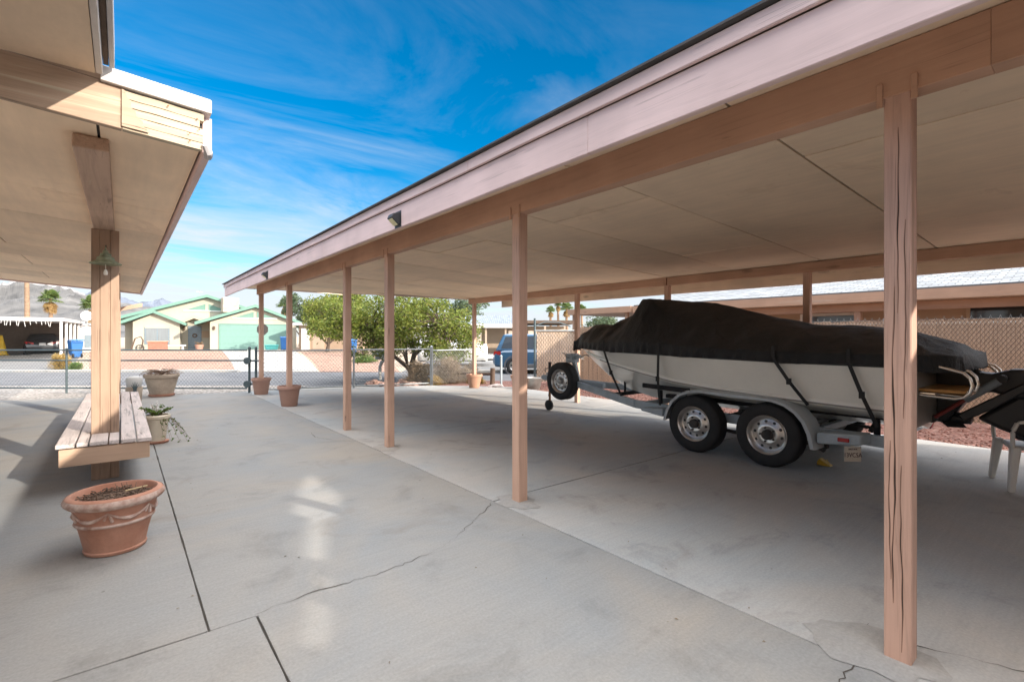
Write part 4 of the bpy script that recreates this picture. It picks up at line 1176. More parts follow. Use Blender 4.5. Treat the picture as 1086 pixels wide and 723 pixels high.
b = MB(); b.tube([(XC - .8, 1.38, .45), (XC - .85, 1.3, .62), (XC - .72, 1.24, .55), (XC - .66, 1.34, .42), (XC - .5, 1.33, .44)], .007, 6); b.tube([(XC - .6, 1.25, .66), (XC - .75, 1.2, .5), (XC - .6, 1.3, .38)], .006, 6); b.build('wiring', M['strap'], tr, smooth=True)
# licence plate hung below the step
pl = thing('licence_plate', 'small pale licence plate hanging under the trailer step', 'licence plate', (5.42, 1.57, .36), R(-42))
b = MB(); b.box(-.10, .10, -.003, .003, -.155, -.005); b.box(-.02, .02, -.002, .002, -.006, .006); b.build('plate', M['plate'], pl, bevel=.002, local=True)
def text(body, size, parent, loc, m, rot=(PI / 2, 0, 0)):
    cu = bpy.data.curves.new('t', 'FONT'); cu.body = body; cu.size = size; cu.extrude = .0015; cu.align_x = 'CENTER'; cu.align_y = 'CENTER'
    o = bpy.data.objects.new('t', cu); COL.objects.link(o)
    bpy.context.view_layer.update()
    me = bpy.data.meshes.new_from_object(o.evaluated_get(bpy.context.evaluated_depsgraph_get()))
    bpy.data.objects.remove(o)
    q = bpy.data.objects.new('lettering', me); COL.objects.link(q); me.materials.clear(); me.materials.append(m)
    q.parent = parent; q.location = loc; q.rotation_euler = rot
    return q
text('13VC5A', .062, pl, (0, -.0045, -.09), M['plate_t'])
text('ARIZONA', .024, pl, (0, -.0045, -.03), M['plate_t'])

pl.scale = (.78, 1, .95)

# yellow chock behind the tyre
t = thing('wheel_chock', 'yellow plastic wheel chock behind the rear trailer tyre', 'wheel chock', (5.98, 2.02, 0))
b = MB(); b.prism([(.06, 0), (-.16, 0), (-.15, .02), (-.02, .10), (.02, .13), (.06, .06)], lambda a, c, s: (s, a, c), -.07, .07); b.build('wedge', M['yellow'], t, bevel=.008, local=True)
b = MB(); b.tube([(.0, -.05, .09), (0, -.08, .12), (0, -.12, .05)], .008, 6); b.build('handle', M['yellow'], t, local=True)

t.scale = (.6, .6, .55)

# ------------------------------------------------------------------ white resin chair at the right edge
ch = thing('resin_chair', 'white plastic garden chair with a black bag on it under the raised stern drive', 'chair', (6.58, .44, 0), R(20))
def cbx(name, pts, r, m=M['plastic_w'], n=8):
    b = MB(); b.tube(pts, r, n); return b.build(name, m, ch, smooth=True, local=True)
b = MB()
b.grid(7, 9, lambda i, j: (-.23 + .46 * j / 8, -.21 + .42 * i / 6, .40 - .02 * math.sin(j / 8 * PI) - .012 * (1 - i / 6)))
o = b.build('seat', M['plastic_w'], ch, local=True, smooth=True); q = o.modifiers.new('s', 'SOLIDIFY'); q.thickness = .02
for sx in (-1, 1):
    for yy, kk in ((.22, 1), (-.22, -1)):
        b = MB()
        x = sx * .24; xt = sx * .225
        b.hexa([(x + sx * .03 - .03, yy + kk * .04 - .022, 0), (x + sx * .03 + .03, yy + kk * .04 - .022, 0), (x + sx * .03 + .03, yy + kk * .04 + .022, 0), (x + sx * .03 - .03, yy + kk * .04 + .022, 0),
                (xt - .042, yy - .035, .41), (xt + .042, yy - .035, .41), (xt + .042, yy + .035, .41), (xt - .042, yy + .035, .41)])
        b.build('leg', M['plastic_w'], ch, bevel=.012, local=True)
    b = MB()
    P = [(sx * .255, .245, .40), (sx * .275, .25, .55), (sx * .28, .22, .63), (sx * .285, .1, .655), (sx * .28, -.1, .655), (sx * .26, -.24, .66)]
    for a, c in zip(P, P[1:]): b.bar(a, c, .05, .026, (0, 1, 0) if abs(a[2] - c[2]) > .06 else (0, 0, 1))
    b.build('armrest', M['plastic_w'], ch, bevel=.01, local=True)
b = MB()
for k in range(5):
    x = -.19 + .095 * k; b.bar((x, -.215, .43), (x * 1.02, -.30, .80), .06, .014, (0, 1, 0))
b.bar((-.25, -.30, .81), (.25, -.30, .81), .03, .06); b.bar((-.24, -.215, .42), (.24, -.215, .42), .03, .05)
b.bar((-.24, -.22, .40), (-.25, -.30, .83), .04, .03, (0, 1, 0)); b.bar((.24, -.22, .40), (.25, -.30, .83), .04, .03, (0, 1, 0))
b.build('backrest', M['plastic_w'], ch, bevel=.008, local=True)
bg = thing('black_bag', 'black slumped bag lying on the white plastic chair', 'bag', (6.58, .44, .42), R(20))
b = MB(); b.grid(13, 18, lambda i, j: (.20 * math.sin(i / 12 * PI) ** .6 * math.cos(j / 18 * 2 * PI) * (1 + .1 * noise.noise(Vector((i, j, 1)) * .4)), .18 * math.sin(i / 12 * PI) ** .6 * math.sin(j / 18 * 2 * PI), .085 - .085 * math.cos(i / 12 * PI) + .02 * noise.noise(Vector((i, j, 3)) * .5) + .002), wrap=True)
b.build('bag', M['cover'], bg, smooth=True, local=True)
b = MB(); b.tube([(-.12, 0, .15), (-.08, .02, .22), (.08, .02, .22), (.12, 0, .15)], .012, 6); b.build('bag_handle', M['strap'], bg, smooth=True, local=True)

# ------------------------------------------------------------------ fences
def wires(b, fn, L, z0, z1, pitch, r, rise=1.15):
    """woven diagonal wires between z0 and z1 over length L; fn(s, z, off) gives the place"""
    h = z1 - z0; run = h / rise
    n = int((L + run) / pitch) + 1
    for k in range(n):
        for sgn in (1, -1):
            s0 = -run + k * pitch if sgn > 0 else k * pitch
            s1 = s0 + sgn * run
            a, za, c, zc = s0, z0, s1, z1
            if sgn > 0:
                if a < 0: za = z0 + (0 - a) / run * h; a = 0
                if c > L: zc = z0 + (L - s0) / run * h; c = L
            else:
                if a > L: za = z0 + (a - L) / run * h; a = L
                if c < 0: zc = z0 + (s0 - 0) / run * h; c = 0
            if zc - za < .02: continue
            b.tube([fn(a, za, .003 * sgn), fn(c, zc, .003 * sgn)], r, 3, cap=False)

def link_fence(root, A, B, z0, z1, rails, posts, mr, mw, pitch=.085, r=.0026, post_r=.024, rail_r=.019, post_label=None):
    A = Vector((*A, 0)); B = Vector((*B, 0)); d = (B - A); L = d.length; d.normalize(); nr = Vector((-d.y, d.x, 0))
    fn = lambda s, z, o=0.0: A + d * s + nr * o + Vector((0, 0, z))
    for z in rails:
        b = MB(); b.tube([fn(0, z), fn(L, z)], rail_r, 8); b.build('rail', mr, root, smooth=True)
    for s in posts:
        b = MB(); b.tube([fn(s, -.05), fn(s, z1 + .04)], post_r, 10); b.lathe([(post_r * 1.15, z1 + .035), (post_r * 1.1, z1 + .055), (0, z1 + .075)], fn(s, 0), 'z', 10); b.build('post', mr, root, smooth=True)
    b = MB(); wires(b, fn, L, z0, z1, pitch, r); b.build('wire_mesh', mw, root, keep=True)
    return fn, L

A_ = spot(-250, 12.45); B_ = spot(262, 12.25)
g = thing('chain_link_gate', 'long dark green chain link rolling gate across the driveway mouth', 'gate', (A_.x, A_.y, 0))
L0 = (B_ - A_).length
fn, L = link_fence(g, (A_.x, A_.y), (B_.x, B_.y), .09, 1.05, (1.06, .80, .10), (.1, L0 * .33, L0 * .63), M['fence_green'], M['wire'])
g2 = thing('gate_latch_post', 'pair of dark green latch posts with round rollers at the end of the gate', 'gate post', spot(268, 12.25))
for u_ in (264.5, 271.5):
    p = spot(u_, 12.2); b = MB(); b.tube([(p.x, p.y, -.04), (p.x, p.y, 1.12)], .030, 12); b.lathe([(.034, 1.10), (.034, 1.13), (.0, 1.16)], (p.x, p.y, 0), 'z', 12); b.build('post', M['fence_green'], g2, smooth=True)
for z in (.80, .22):
    p = spot(262.3, 12.10); b = MB()
    b.tube([p + Vector((0, 0, z)) - FWD * .03, p + Vector((0, 0, z)) + FWD * .03], .085, 18)
    b.build('roller', M['fence_green'], g2, smooth=True)
    a = spot(262.3, 12.16, z); c = spot(276, 12.16, z); b = MB(); b.tube([a, c], .022, 8); b.build('guide_bar', M['fence_green'], g2)
A2 = spot(273, 12.35); B2 = (7.05, 12.52)
g = thing('chain_link_fence', 'grey chain link fence from gate post to corner post by the dry bushes', 'fence', (A2.x, A2.y, 0))
L2 = (Vector((*B2, 0)) - A2).length
link_fence(g, (A2.x, A2.y), B2, .03, 1.03, (1.04, .05), (L2 * .52,), M['fence_grey'], M['wire'])
p = Vector((*B2, 0)); b = MB(); b.tube([p + Vector((0, 0, -.05)), p + Vector((0, 0, 1.10))], .045, 12); b.lathe([(.05, 1.09), (.05, 1.11), (0, 1.15)], p, 'z', 12); b.build('corner_post', M['fence_grey'], g, smooth=True)
g = thing('chain_link_fence', 'short grey chain link fence right of the corner post in front of the dry bushes', 'fence', (*B2, 0))
link_fence(g, B2, (8.85, 12.55), .03, 1.0, (1.0,), (), M['fence_grey'], M['wire_g'])

# slatted privacy fence on the right, along the property line
g = thing('privacy_fence', 'tall chain link fence with tan privacy slats along the right side', 'fence', (10.6, 0, 0))
fy0, fy1 = -3.5, 10.2
fnp = lambda s, z, o=0.0: Vector((10.6 - o, fy0 + s, z))
b = MB(); rr = random.Random(4); s = 0
while s < fy1 - fy0 - .07:
    w = .041; h = 1.68 + rr.uniform(-.012, .012); x = 10.612 + rr.uniform(-.003, .003)
    b.box(x, x + .006, fy0 + s, fy0 + s + w, .03, h); s += .0485
b.build('slats', M['slat'], g)
b = MB(); wires(b, fnp, fy1 - fy0, .02, 1.70, .055, .0030, 1.6); b.build('wire_mesh', M['wire_b'], g, keep=True)
b = MB(); zz = []
for k in range(int((fy1 - fy0) / .11)):      # twisted points along the top
    y = fy0 + k * .11
    zz += [(10.6, y - .014, 1.69), (10.6, y, 1.745), (10.6, y + .014, 1.69)]
b.tube(zz, .003, 3, cap=False)
b.build('wire_points', M['wire_g'], g, keep=True)
b = MB(); b.tube([(10.66, fy0, 1.62), (10.66, fy1, 1.62)], .02, 8); b.build('rail', M['fence_grey'], g, smooth=True)
for y in (-3.4, -.4, 2.6, 5.6, 8.6, 10.18):
    b = MB(); b.tube([(10.665, y, 0), (10.665, y, 1.72)], .028, 8); b.build('post', M['fence_grey'], g, smooth=True)
# bleached front return of that fence
P0 = Vector((10.62, 10.08, 0)); P1 = Vector((9.64, 10.90, 0)); dd = (P1 - P0).normalized(); LL = (P1 - P0).length
g = thing('slatted_gate', 'bleached pale slatted gate behind the bow of the boat', 'gate', tuple(P0))
b = MB(); s = 0; nn = Vector((-dd.y, dd.x, 0)) * .004
while s < LL - .06:
    a = P0 + dd * s; c = P0 + dd * (s + .062); h = 1.60 + rr.uniform(-.01, .01); z = Vector((0, 0, .06)); zz = Vector((0, 0, h))
    b.hexa([a - nn + z, c - nn + z, c + nn + z, a + nn + z, a - nn + zz, c - nn + zz, c + nn + zz, a + nn + zz]); s += .068
b.build('slats', M['slat_pale'], g)
b = MB(); wires(b, lambda s, z, o=0.0: P0 + dd * s + nn * (3 + o * 100) * (1 if nn.y < 0 else -1) + Vector((0, 0, z)), LL, .05, 1.61, .09, .0036, 1.5); b.build('wire_mesh', M['wire_b'], g, keep=True)
b = MB(); b.tube([P1 + Vector((0, 0, -.03)), P1 + Vector((0, 0, 1.95))], .034, 10); b.build('post', M['fence_green'], g, smooth=True)
b = MB(); b.tube([P0 + Vector((0, 0, 1.58)) + nn * 6, P1 + Vector((0, 0, 1.58)) + nn * 6], .018, 8); b.build('rail', M['fence_grey'], g, smooth=True)
b = MB(); b.tube([P1 + Vector((0, 0, 1.72)), P1 + Vector((.25, -.2, 1.84)), P1 + Vector((.55, -.5, 1.82)), P1 + Vector((.8, -.7, 1.70))], .016, 8); b.build('hoop', M['fence_green'], g, smooth=True)
p = spot(531.5, 14.0)
t = thing('steel_post', 'lone grey blue steel post standing in front of the blue car', 'post', (p.x, p.y, -.14))
b = MB(); b.tube([(0, 0, 0), (0, 0, .98)], .034, 10); b.lathe([(.04, .96), (.04, .99), (0, 1.02)], (0, 0, 0), 'z', 10); b.build('post', M['galv'], t, smooth=True, local=True)

# ------------------------------------------------------------------ mint trimmed house across the street
PH = R(8)
O_ = Vector((5.676, 46.76, 0)); SX = Vector((math.cos(PH), -math.sin(PH), 0)); TY = Vector((math.sin(PH), math.cos(PH), 0))
def HF(s, t, z): return O_ + SX * s + TY * t + Vector((0, 0, z))
gh = thing('mint_trim_house', 'cream stucco house with mint green gable trim and mint garage door across the street', 'house', HF(0, 5, .3))
def gable_block(name, s0, s1, t0, t1, zb, ze, sp, zp, m):
    b = MB(); b.prism([(s0, zb), (s1, zb), (s1, ze), (sp, zp), (s0, ze)], lambda a, c, t: HF(a, t, c), t0, t1)
    return b.build(name, m, gh)
def gable_roof(s0, s1, sp, ze, zp, t0, t1, th=.17):
    rf = MB()
    for sa, za, sb, zb_ in ((s0, ze, sp, zp), (sp, zp, s1, ze)):
        rf.prism([(sa, za), (sb, zb_), (sb, zb_ + th), (sa, za + th)], lambda a, c, t: HF(a, t, c), t0 + .02, t1)
    o = rf.build('roof', M['mint'], gh)
    for sa, za, sb, zb_ in ((s0, ze, sp, zp), (sp, zp, s1, ze)):
        b = MB(); b.prism([(sa, za - .06), (sb, zb_ - .06), (sb, zb_ + th + .02), (sa, za + th + .02)], lambda a, c, t: HF(a, t, c), t0 - .04, t0 + .015)
        b.build('bargeboard', M['mint'], o)
    return o
gable_block('wall', 0, 6.55, 0, 8, .2, 2.62, 3.3, 3.86, M['cream_wall'])
gable_roof(-1.05, 7.2, 3.3, 2.42, 3.96, -.45, 8)
gable_block('wall', -5.35, -2.2, 2.4, 9, .2, 2.60, -3.95, 3.35, M['cream_wall'])
gable_roof(-6.3, -1.75, -3.98, 2.38, 3.40, 1.95, 9)
gable_block('wall', -6.1, 6.2, 4.2, 11, .2, 3.0, -.3, 4.85, M['cream_wall'])
gable_roof(-6.9, 6.3, -.3, 2.75, 4.95, 3.7, 11)
# garage door with grooves
gd = MB(); gd.prism([(.72, .30), (5.80, .30), (5.80, 2.42), (.72, 2.42)], lambda a, c, t: HF(a, t, c), -.04, .02); gdo = gd.build('garage_door', M['mint_pale'], gh)
b = MB()
for k in range(1, 4): b.prism([(.72, .30 + k * .53), (5.80, .30 + k * .53), (5.80, .315 + k * .53), (.72, .315 + k * .53)], lambda a, c, t: HF(a, t, c), -.046, -.038)
b.build('panel_groove', M['mint'], gdo)
b = MB()
for a0, a1, z0, z1 in ((.62, .72, .3, 2.5), (5.80, 5.90, .3, 2.5), (.72, 5.80, 2.42, 2.50)): b.prism([(a0, z0), (a1, z0), (a1, z1), (a0, z1)], lambda a, c, t: HF(a, t, c), -.07, .02)
b.build('door_frame', M['mint'], gdo)
def tri_vent(s0, s1, z0, zp, t):
    sm = (s0 + s1) / 2
    for a in ([(s0, z0), (sm - .12, z0), (sm - .12, zp)], [(sm + .12, z0), (s1, z0), (sm + .12, zp)]):
        b = MB(); b.prism(a, lambda x, c, q: HF(x, q, c), t - .05, t + .01); o = b.build('gable_vent', M['mint'], gh)
    b = MB(); b.prism([(s0 - .15, z0 - .10), (s1 + .15, z0 - .10), (s1 + .15, z0), (s0 - .15, z0)], lambda x, c, q: HF(x, q, c), t - .08, t + .01); b.build('vent_sill', M['white_paint'], gh)
tri_vent(1.75, 4.85, 3.02, 3.52, 0)
tri_vent(-1.9, 1.3, 3.75, 4.32, 4.2)
# arched window
b = MB(); P = [(-4.55, 2.10)] + [(-3.75 - .85 * math.cos(k * PI / 8), 2.2 + .32 * math.sin(k * PI / 8)) for k in range(9)] + [(-2.95, 2.10)]
b.prism(P, lambda x, c, q: HF(x, q, c), 2.33, 2.42); b.build('window_arch', M['cream_wall'], gh)
b = MB(); b.prism([(-4.6, .78), (-2.9, .78), (-2.9, 2.15), (-4.6, 2.15)], lambda x, c, q: HF(x, q, c), 2.35, 2.41); wf = b.build('window', M['greyblue'], gh)
for a0, a1 in ((-4.5, -3.78), (-3.70, -3.0)):
    b = MB(); b.prism([(a0, .86), (a1, .86), (a1, 2.08), (a0, 2.08)], lambda x, c, q: HF(x, q, c), 2.34, 2.352); b.build('pane', M['curtain'], wf)
b = MB(); b.prism([(-1.72, .30), (-.72, .30), (-.72, 2.35), (-1.72, 2.35)], lambda x, c, q: HF(x, q, c), 4.12, 4.22); fd = b.build('front_door', M['greyblue'], gh)
b = MB(); b.lathe([(.10, -.02), (.16, -.03), (.19, 0), (.16, .03), (.10, .02)], HF(-1.22, 4.09, 1.5), 'y', 16, True); b.build('wreath', M['brownwood'], fd)
b = MB(); b.prism([(-2.35, 2.62), (-1.25, 3.28), (.0, 2.72), (.0, 2.50), (-1.25, 3.0), (-2.35, 2.45)], lambda x, c, q: HF(x, q, c), 3.4, 4.15); b.build('porch_gable', M['tan_wall2'], gh)
for s, z in ((.28, 2.12), (-2.0, 2.1)):
    b = MB(); b.lathe([(.04, -.16), (.09, -.10), (.10, .08), (.03, .16)], HF(s, -.10 if s > 0 else 4.05, z), 'z', 10); b.build('wall_lantern', M['brownwood'], gh)
b = MB(); b.prism([(-.85, 1.3), (-.15, 1.3), (-.15, 1.9), (-.85, 1.9)], lambda x, c, q: HF(x, q, c), 4.14, 4.18); b.build('wall_plaque', M['tan_wall'], gh)
b = MB(); c_ = HF(1.45, 3.0, 0); b.box(c_.x - .62, c_.x + .62, c_.y - .6, c_.y + .6, 3.55, 4.85); ac = b.build('roof_cooler', M['stone'], gh, bevel=.03)
b = MB(); b.box(c_.x + .05, c_.x + .35, c_.y - .63, c_.y - .59, 4.2, 4.5); b.build('cooler_panel', M['panel'], ac)
c_ = HF(-.9, 5, 0); b = MB(); b.tube([(c_.x, c_.y, 4.6), (c_.x, c_.y, 5.6)], .025, 6); b.bar((c_.x - .25, c_.y, 5.45), (c_.x + .25, c_.y, 5.45), .03, .03); b.build('antenna', M['steel'], gh)
p = HF(-.75, .4, .3)
t = thing('shrub_pot', 'brown potted shrub by the front door of the mint trimmed house', 'plant pot', tuple(p))
b = MB(); b.lathe([(.22, 0), (.34, .45), (.3, .46), (0, .42)], (0, 0, 0), 'z', 16); b.build('pot', M['terra_b'], t, smooth=True, local=True)
plant_sprays(t, 26, .34, .35, M['dry'], 'foliage', .1, .06, 31, .42, 1.4)
p = HF(-5.0, 1.2, .28)
t = thing('white_garden_wall', 'low white garden seat under the window of the mint trimmed house', 'garden seat', tuple(p), -PH)
b = MB(); b.box(1.2, 3.3, -.2, .2, .34, .45); b.build('seat', M['white_paint'], t, bevel=.02, local=True)
for x in (1.35, 3.0): 
    b = MB(); b.box(x, x + .15, -.16, .16, 0, .34); b.build('leg', M['white_paint'], t, bevel=.02, local=True)
t = thing('brick_planter', 'square red brick planter on the pink gravel below the house window', 'planter', tuple(HF(-3.5, .2, .26)), -PH)
b = MB(); b.prism([(-.62, 0), (.62, 0), (.62, .72), (-.62, .72)], lambda a, c, q: (a, q, c), -.3, -.2); b.box(-.62, -.52, -.19, .3, 0, .72); b.box(.52, .62, -.19, .3, 0, .72); b.box(-.51, .51, .2, .3, 0, .72); b.build('bricks', M['brick'], t, local=True)
b = MB(); b.box(-.68, .68, -.36, .36, .722, .80); b.build('coping', M['terra_l'], t, bevel=.02, local=True)
t = thing('yard_cart', 'small dark two wheeled yard cart with curved handles left of the brick planter', 'cart', tuple(HF(-4.75, .1, .26)), -PH)
b = MB(); b.tube([(-.45, 0, .1), (-.2, 0, 1.0), (.15, 0, 1.15), (.3, 0, .85), (.2, 0, .2)], .03, 6); b.tube([(-.45, .4, .1), (-.2, .4, 1.0), (.15, .4, 1.15), (.3, .4, .85), (.2, .4, .2)], .03, 6); b.bar((-.35, 0, .4), (-.35, .4, .4), .04, .04); b.build('frame', M['brownwood'], t, smooth=True, local=True)
for y in (-.06, .46):
    b = MB(); b.lathe([(.22, -.03), (.26, -.03), (.26, .03), (.22, .03)], (.1, y, .26), 'y', 20, True); b.bar((-.12, y, .26), (.32, y, .26), .03, .03); b.bar((.1, y, .04), (.1, y, .48), .03, .03, (1, 0, 0)); b.build('wheel', M['rubber'], t, local=True)
# bins by the garage
def bin_(loc, rz, label, m=M['bin_blue'], cat='rubbish bin', grp=None):
    t = thing('wheelie_bin', label, cat, loc, rz, grp)
    b = MB(); b.hexa([(-.22, -.24, .06), (.22, -.24, .06), (.22, .24, .02), (-.22, .24, .02), (-.30, -.36, .98), (.30, -.36, .98), (.30, .34, .98), (-.30, .34, .98)]); b.build('body', m, t, bevel=.03, local=True)
    b = MB(); b.hexa([(-.33, -.40, .985), (.33, -.40, .985), (.33, .38, 1.0), (-.33, .38, 1.0), (-.30, -.36, 1.05), (.30, -.36, 1.05), (.30, .34, 1.10), (-.30, .34, 1.10)]); b.build('lid', m, t, bevel=.03, local=True)
    for x in (-.2, .2):
        b = MB(); b.lathe([(.0, -.03), (.12, -.03), (.12, .03), (0, .03)], (x, .30, .12), 'x', 16); b.build('wheel', M['rubber'], t, local=True)
    b = MB(); b.tube([(-.22, .38, .92), (-.22, .44, .94), (.22, .44, .94), (.22, .38, .92)], .018, 6); b.build('handle', m, t, local=True)
p = spot(301.5, 39.5, .31); bin_(tuple(p), R(-10), 'blue wheelie bin at the right end of the mint garage door')
p = spot(373, 31, .16); bin_(tuple(p), R(-30), 'blue wheelie bin at the roadside under the big green tree')
p = spot(80, 29.5, .14); bin_(tuple(p), R(-160), 'blue wheelie bin beside the white carport of the neighbour')
p = spot(288, 40.2, .32)
t = thing('teal_box', 'low teal storage box in front of the mint garage door', 'box', tuple(p), -PH)
b = MB(); b.hexa([(-.44, -.2, 0), (.44, -.2, 0), (.44, .2, 0), (-.44, .2, 0), (-.5, -.25, .36), (.5, -.25, .36), (.5, .25, .36), (-.5, .25, .36)]); b.build('body', M['teal'], t, bevel=.03, local=True)
b = MB(); b.box(-.53, .53, -.28, .28, .365, .42); b.build('lid', M['teal'], t, bevel=.02, local=True)

# stop sign seen from behind
p = spot(278.5, 25.5, -.1)
t = thing('stop_sign', 'plain grey brown back of an octagonal road sign beyond the gate', 'road sign', tuple(p), -TH)
b = MB(); b.tube([(0, .03, 0), (0, .03, 2.25)], .03, 8); b.build('pole', M['steel_dark'], t, local=True)
b = MB(); b.prism([(.315 * math.cos(PI / 8 + k * PI / 4), 1.88 + .315 * math.sin(PI / 8 + k * PI / 4)) for k in range(8)], lambda a, c, q: (a, q, c), -.015, -.008); b.build('sign_plate', plain('sign back', (.05, .04, .034), .6), t, local=True)

# ------------------------------------------------------------------ houses further along
def box_house(name, label, u0, u1, d, zb, h, wall, roofm, over=.4, depth=9, rot=0.0, parts=None):
    a, c = spot(u0, d), spot(u1, d); Lx = (c - a).length; mid = (a + c) / 2
    t = thing(name, label, 'house', (mid.x, mid.y, zb), -TH + rot)
    b = MB(); b.box(-Lx / 2, Lx / 2, 0, depth, -.6, h); b.build('wall', wall, t, local=True)
    b = MB(); b.hexa([(-Lx / 2 - over, -over, h + .002), (Lx / 2 + over, -over, h + .002), (Lx / 2 + over, depth + over, h + .3), (-Lx / 2 - over, depth + over, h + .3),
                      (-Lx / 2 - over, -over, h + .24), (Lx / 2 + over, -over, h + .24), (Lx / 2 + over, depth + over, h + .55), (-Lx / 2 - over, depth + over, h + .55)])
    b.build('roof', roofm, t, local=True)
    return t, Lx
t, Lx = box_house('tan_house', 'flat roofed tan block house to the right of the mint trimmed house', 317, 385, 41, .3, 2.05, M['tan_wall'], M['grey_trim'])
b = MB(); b.box(-1.55, -.55, -.05, .0, .05, 1.75); b.build('door', M['tan_wall2'], t, local=True)
b = MB(); b.box(-2.4, -1.8, -.25, -.01, .0, 1.8); b.build('door', M['white_paint'], t, local=True)
b = MB(); b.box(.9, 2.2, -.03, .01, .8, 1.6); wnd = b.build('window', M['curtain'], t, local=True)
t, Lx = box_house('low_house', 'low light tan house half hidden behind the green tree', 368, 470, 46, .3, 1.9, M['tan_wall2'], M['grey_trim'])
b = MB(); b.box(-2.2, -.9, -.03, .01, .6, 1.5); b.build('window', M['glass'], t, local=True)
b = MB(); b.box(1.0, 3.4, -.03, .01, .0, 1.6); b.build('garage_door', M['white_paint'], t, local=True)
# ranch house with trellis porch on the right
a, c = spot(452, 33), spot(602, 33); Lx = (c - a).length; mid = (a + c) / 2
t = thing('ranch_house', 'pale ranch house with low shingled roof and trellis porch beyond the blue car', 'house', (mid.x, mid.y, .2), -TH)
b = MB(); b.box(-Lx / 2, Lx / 2, 1.6, 8, -.5, 1.95); b.build('wall', M['tan_wall2'], t, local=True)
b = MB(); b.hexa([(-Lx / 2 - .3, -.3, 1.93), (Lx / 2 - 3.0, -.3, 1.93), (Lx / 2 - 3.0, 4.8, 2.75), (-Lx / 2 - .3, 4.8, 2.75), (-Lx / 2 - .3, -.3, 2.05), (Lx / 2 - 3.0, -.3, 2.05), (Lx / 2 - 3.0, 4.8, 2.87), (-Lx / 2 - .3, 4.8, 2.87)]); rf = b.build('roof', M['shingle_b'], t, local=True)
b = MB(); b.hexa([(Lx / 2 - 2.95, -.3, 2.1), (Lx / 2 + .6, -.3, 2.1), (Lx / 2 + .6, 6, 2.1), (Lx / 2 - 2.95, 6, 2.1), (Lx / 2 - 2.95, -.3, 2.3), (Lx / 2 + .6, -.3, 2.3), (Lx / 2 + .6, 6, 2.5), (Lx / 2 - 2.95, 6, 2.5)]); b.build('porch_roof', M['brownwood'], t, local=True)
b = MB(); b.box(-Lx / 2 - .3, Lx / 2 - 3, -.34, -.302, 1.80, 2.07); b.build('fascia', M['white_paint'], t, local=True)
for k in range(8):
    x = -Lx / 2 + k * Lx / 7.2; b = MB(); b.box(x, x + .12, -.12, 0, -.4, 1.92); b.build('post', M['tan_wall2'], t, local=True)
for k in (0, 1, 2, 4, 5):
    x = -Lx / 2 + k * Lx / 7.2 + .25; b = MB(); b.box(x, x + Lx / 7.2 - .5, -.06, -.04, .1, 1.6)
    b.build('trellis_panel', M['stone'], t, local=True)
    b = MB(); b.bar((x, -.075, .3), (x + Lx / 7.2 - .5, -.075, 1.45), .03, .06, (0, 1, 0)); b.build('brace', M['white_paint'], t, local=True)
for x in (-3.0, .8):
    b = MB(); b.box(x, x + 1.3, 1.56, 1.61, .7, 1.6); b.build('window', M['glass'], t, local=True)
# neighbour's house on the right of the slatted fence
t = thing('shingled_house', 'neighbour house with grey shingled roof and tan fascia behind the slatted fence', 'house', (16, 3, 0))
b = MB(); b.box(14.2, 24, -8, 9.0, -.3, 2.42); b.build('wall', M['tan_wall'], t)
yA, yB = -8.5, 9.8
b = MB(); b.hexa([(12.95, yA, 2.30), (18.8, yA, 3.66), (18.8, yB - .6, 3.66), (12.95, yB, 2.30), (12.95, yA, 2.42), (18.8, yA, 3.80), (18.8, yB - .6, 3.80), (12.95, yB, 2.42)])
rf = b.build('roof', M['shingle'], t)
b = MB(); b.hexa([(18.8, yA, 3.66), (24.5, yA, 2.3), (24.5, yB, 2.3), (18.8, yB - .6, 3.66), (18.8, yA, 3.80), (24.5, yA, 2.42), (24.5, yB, 2.42), (18.8, yB - .6, 3.80)]); b.build('roof', M['shingle'], t)
b = MB(); b.box(12.90, 12.945, yA, yB, 2.17, 2.385); b.build('fascia', M['brown_fascia'], t)
b = MB(); b.box(12.96, 14.19, yA, yB, 2.16, 2.18); b.build('soffit', M['tan_wall2'], t)
b = MB(); b.box(13.25, 13.40, yA, yB, 1.98, 2.155); b.build('beam', M['brown_fascia'], t)
for y in (-2.0, 3.75, 8.9):
    b = MB(); b.box(13.26, 13.39, y - .065, y + .065, -.05, 1.975); b.build('post', M['brown_fascia'], t)
b = MB(); b.box(14.16, 14.21, .55, 2.02, 1.72, 2.12); w = b.build('window', M['tan_wall2'], t)
b = MB(); b.box(14.14, 14.162, .62, 1.95, 1.78, 2.06); b.build('pane', M['glass'], w)
b = MB(); b.box(14.16, 14.21, 3.95, 5.3, .8, 2.0); w = b.build('window', M['white_paint'], t)
b = MB(); b.box(14.14, 14.162, 4.02, 5.23, .87, 1.93); b.build('pane', M['glass'], w)
b = MB(); b.tube([(16.2, 1.9, 3.0), (16.2, 1.9, 3.35)], .05, 10); b.build('vent_pipe', M['blackplastic'], rf)
t = thing('neighbour_patio_cover', 'low brown flat patio roof on posts at the far end of the shingled house', 'patio cover', (14, 11, 0))
b = MB(); b.box(12.9, 17, 9.9, 12.75, 2.20, 2.40); b.build('roof', M['brown_fascia'], t)
for x, y in ((13.0, 12.5), (13.0, 10.1), (16.8, 12.5), (16.8, 10.1)):
    b = MB(); b.box(x, x + .1, y, y + .1, -.05, 2.198); b.build('post', M['brown_fascia'], t)

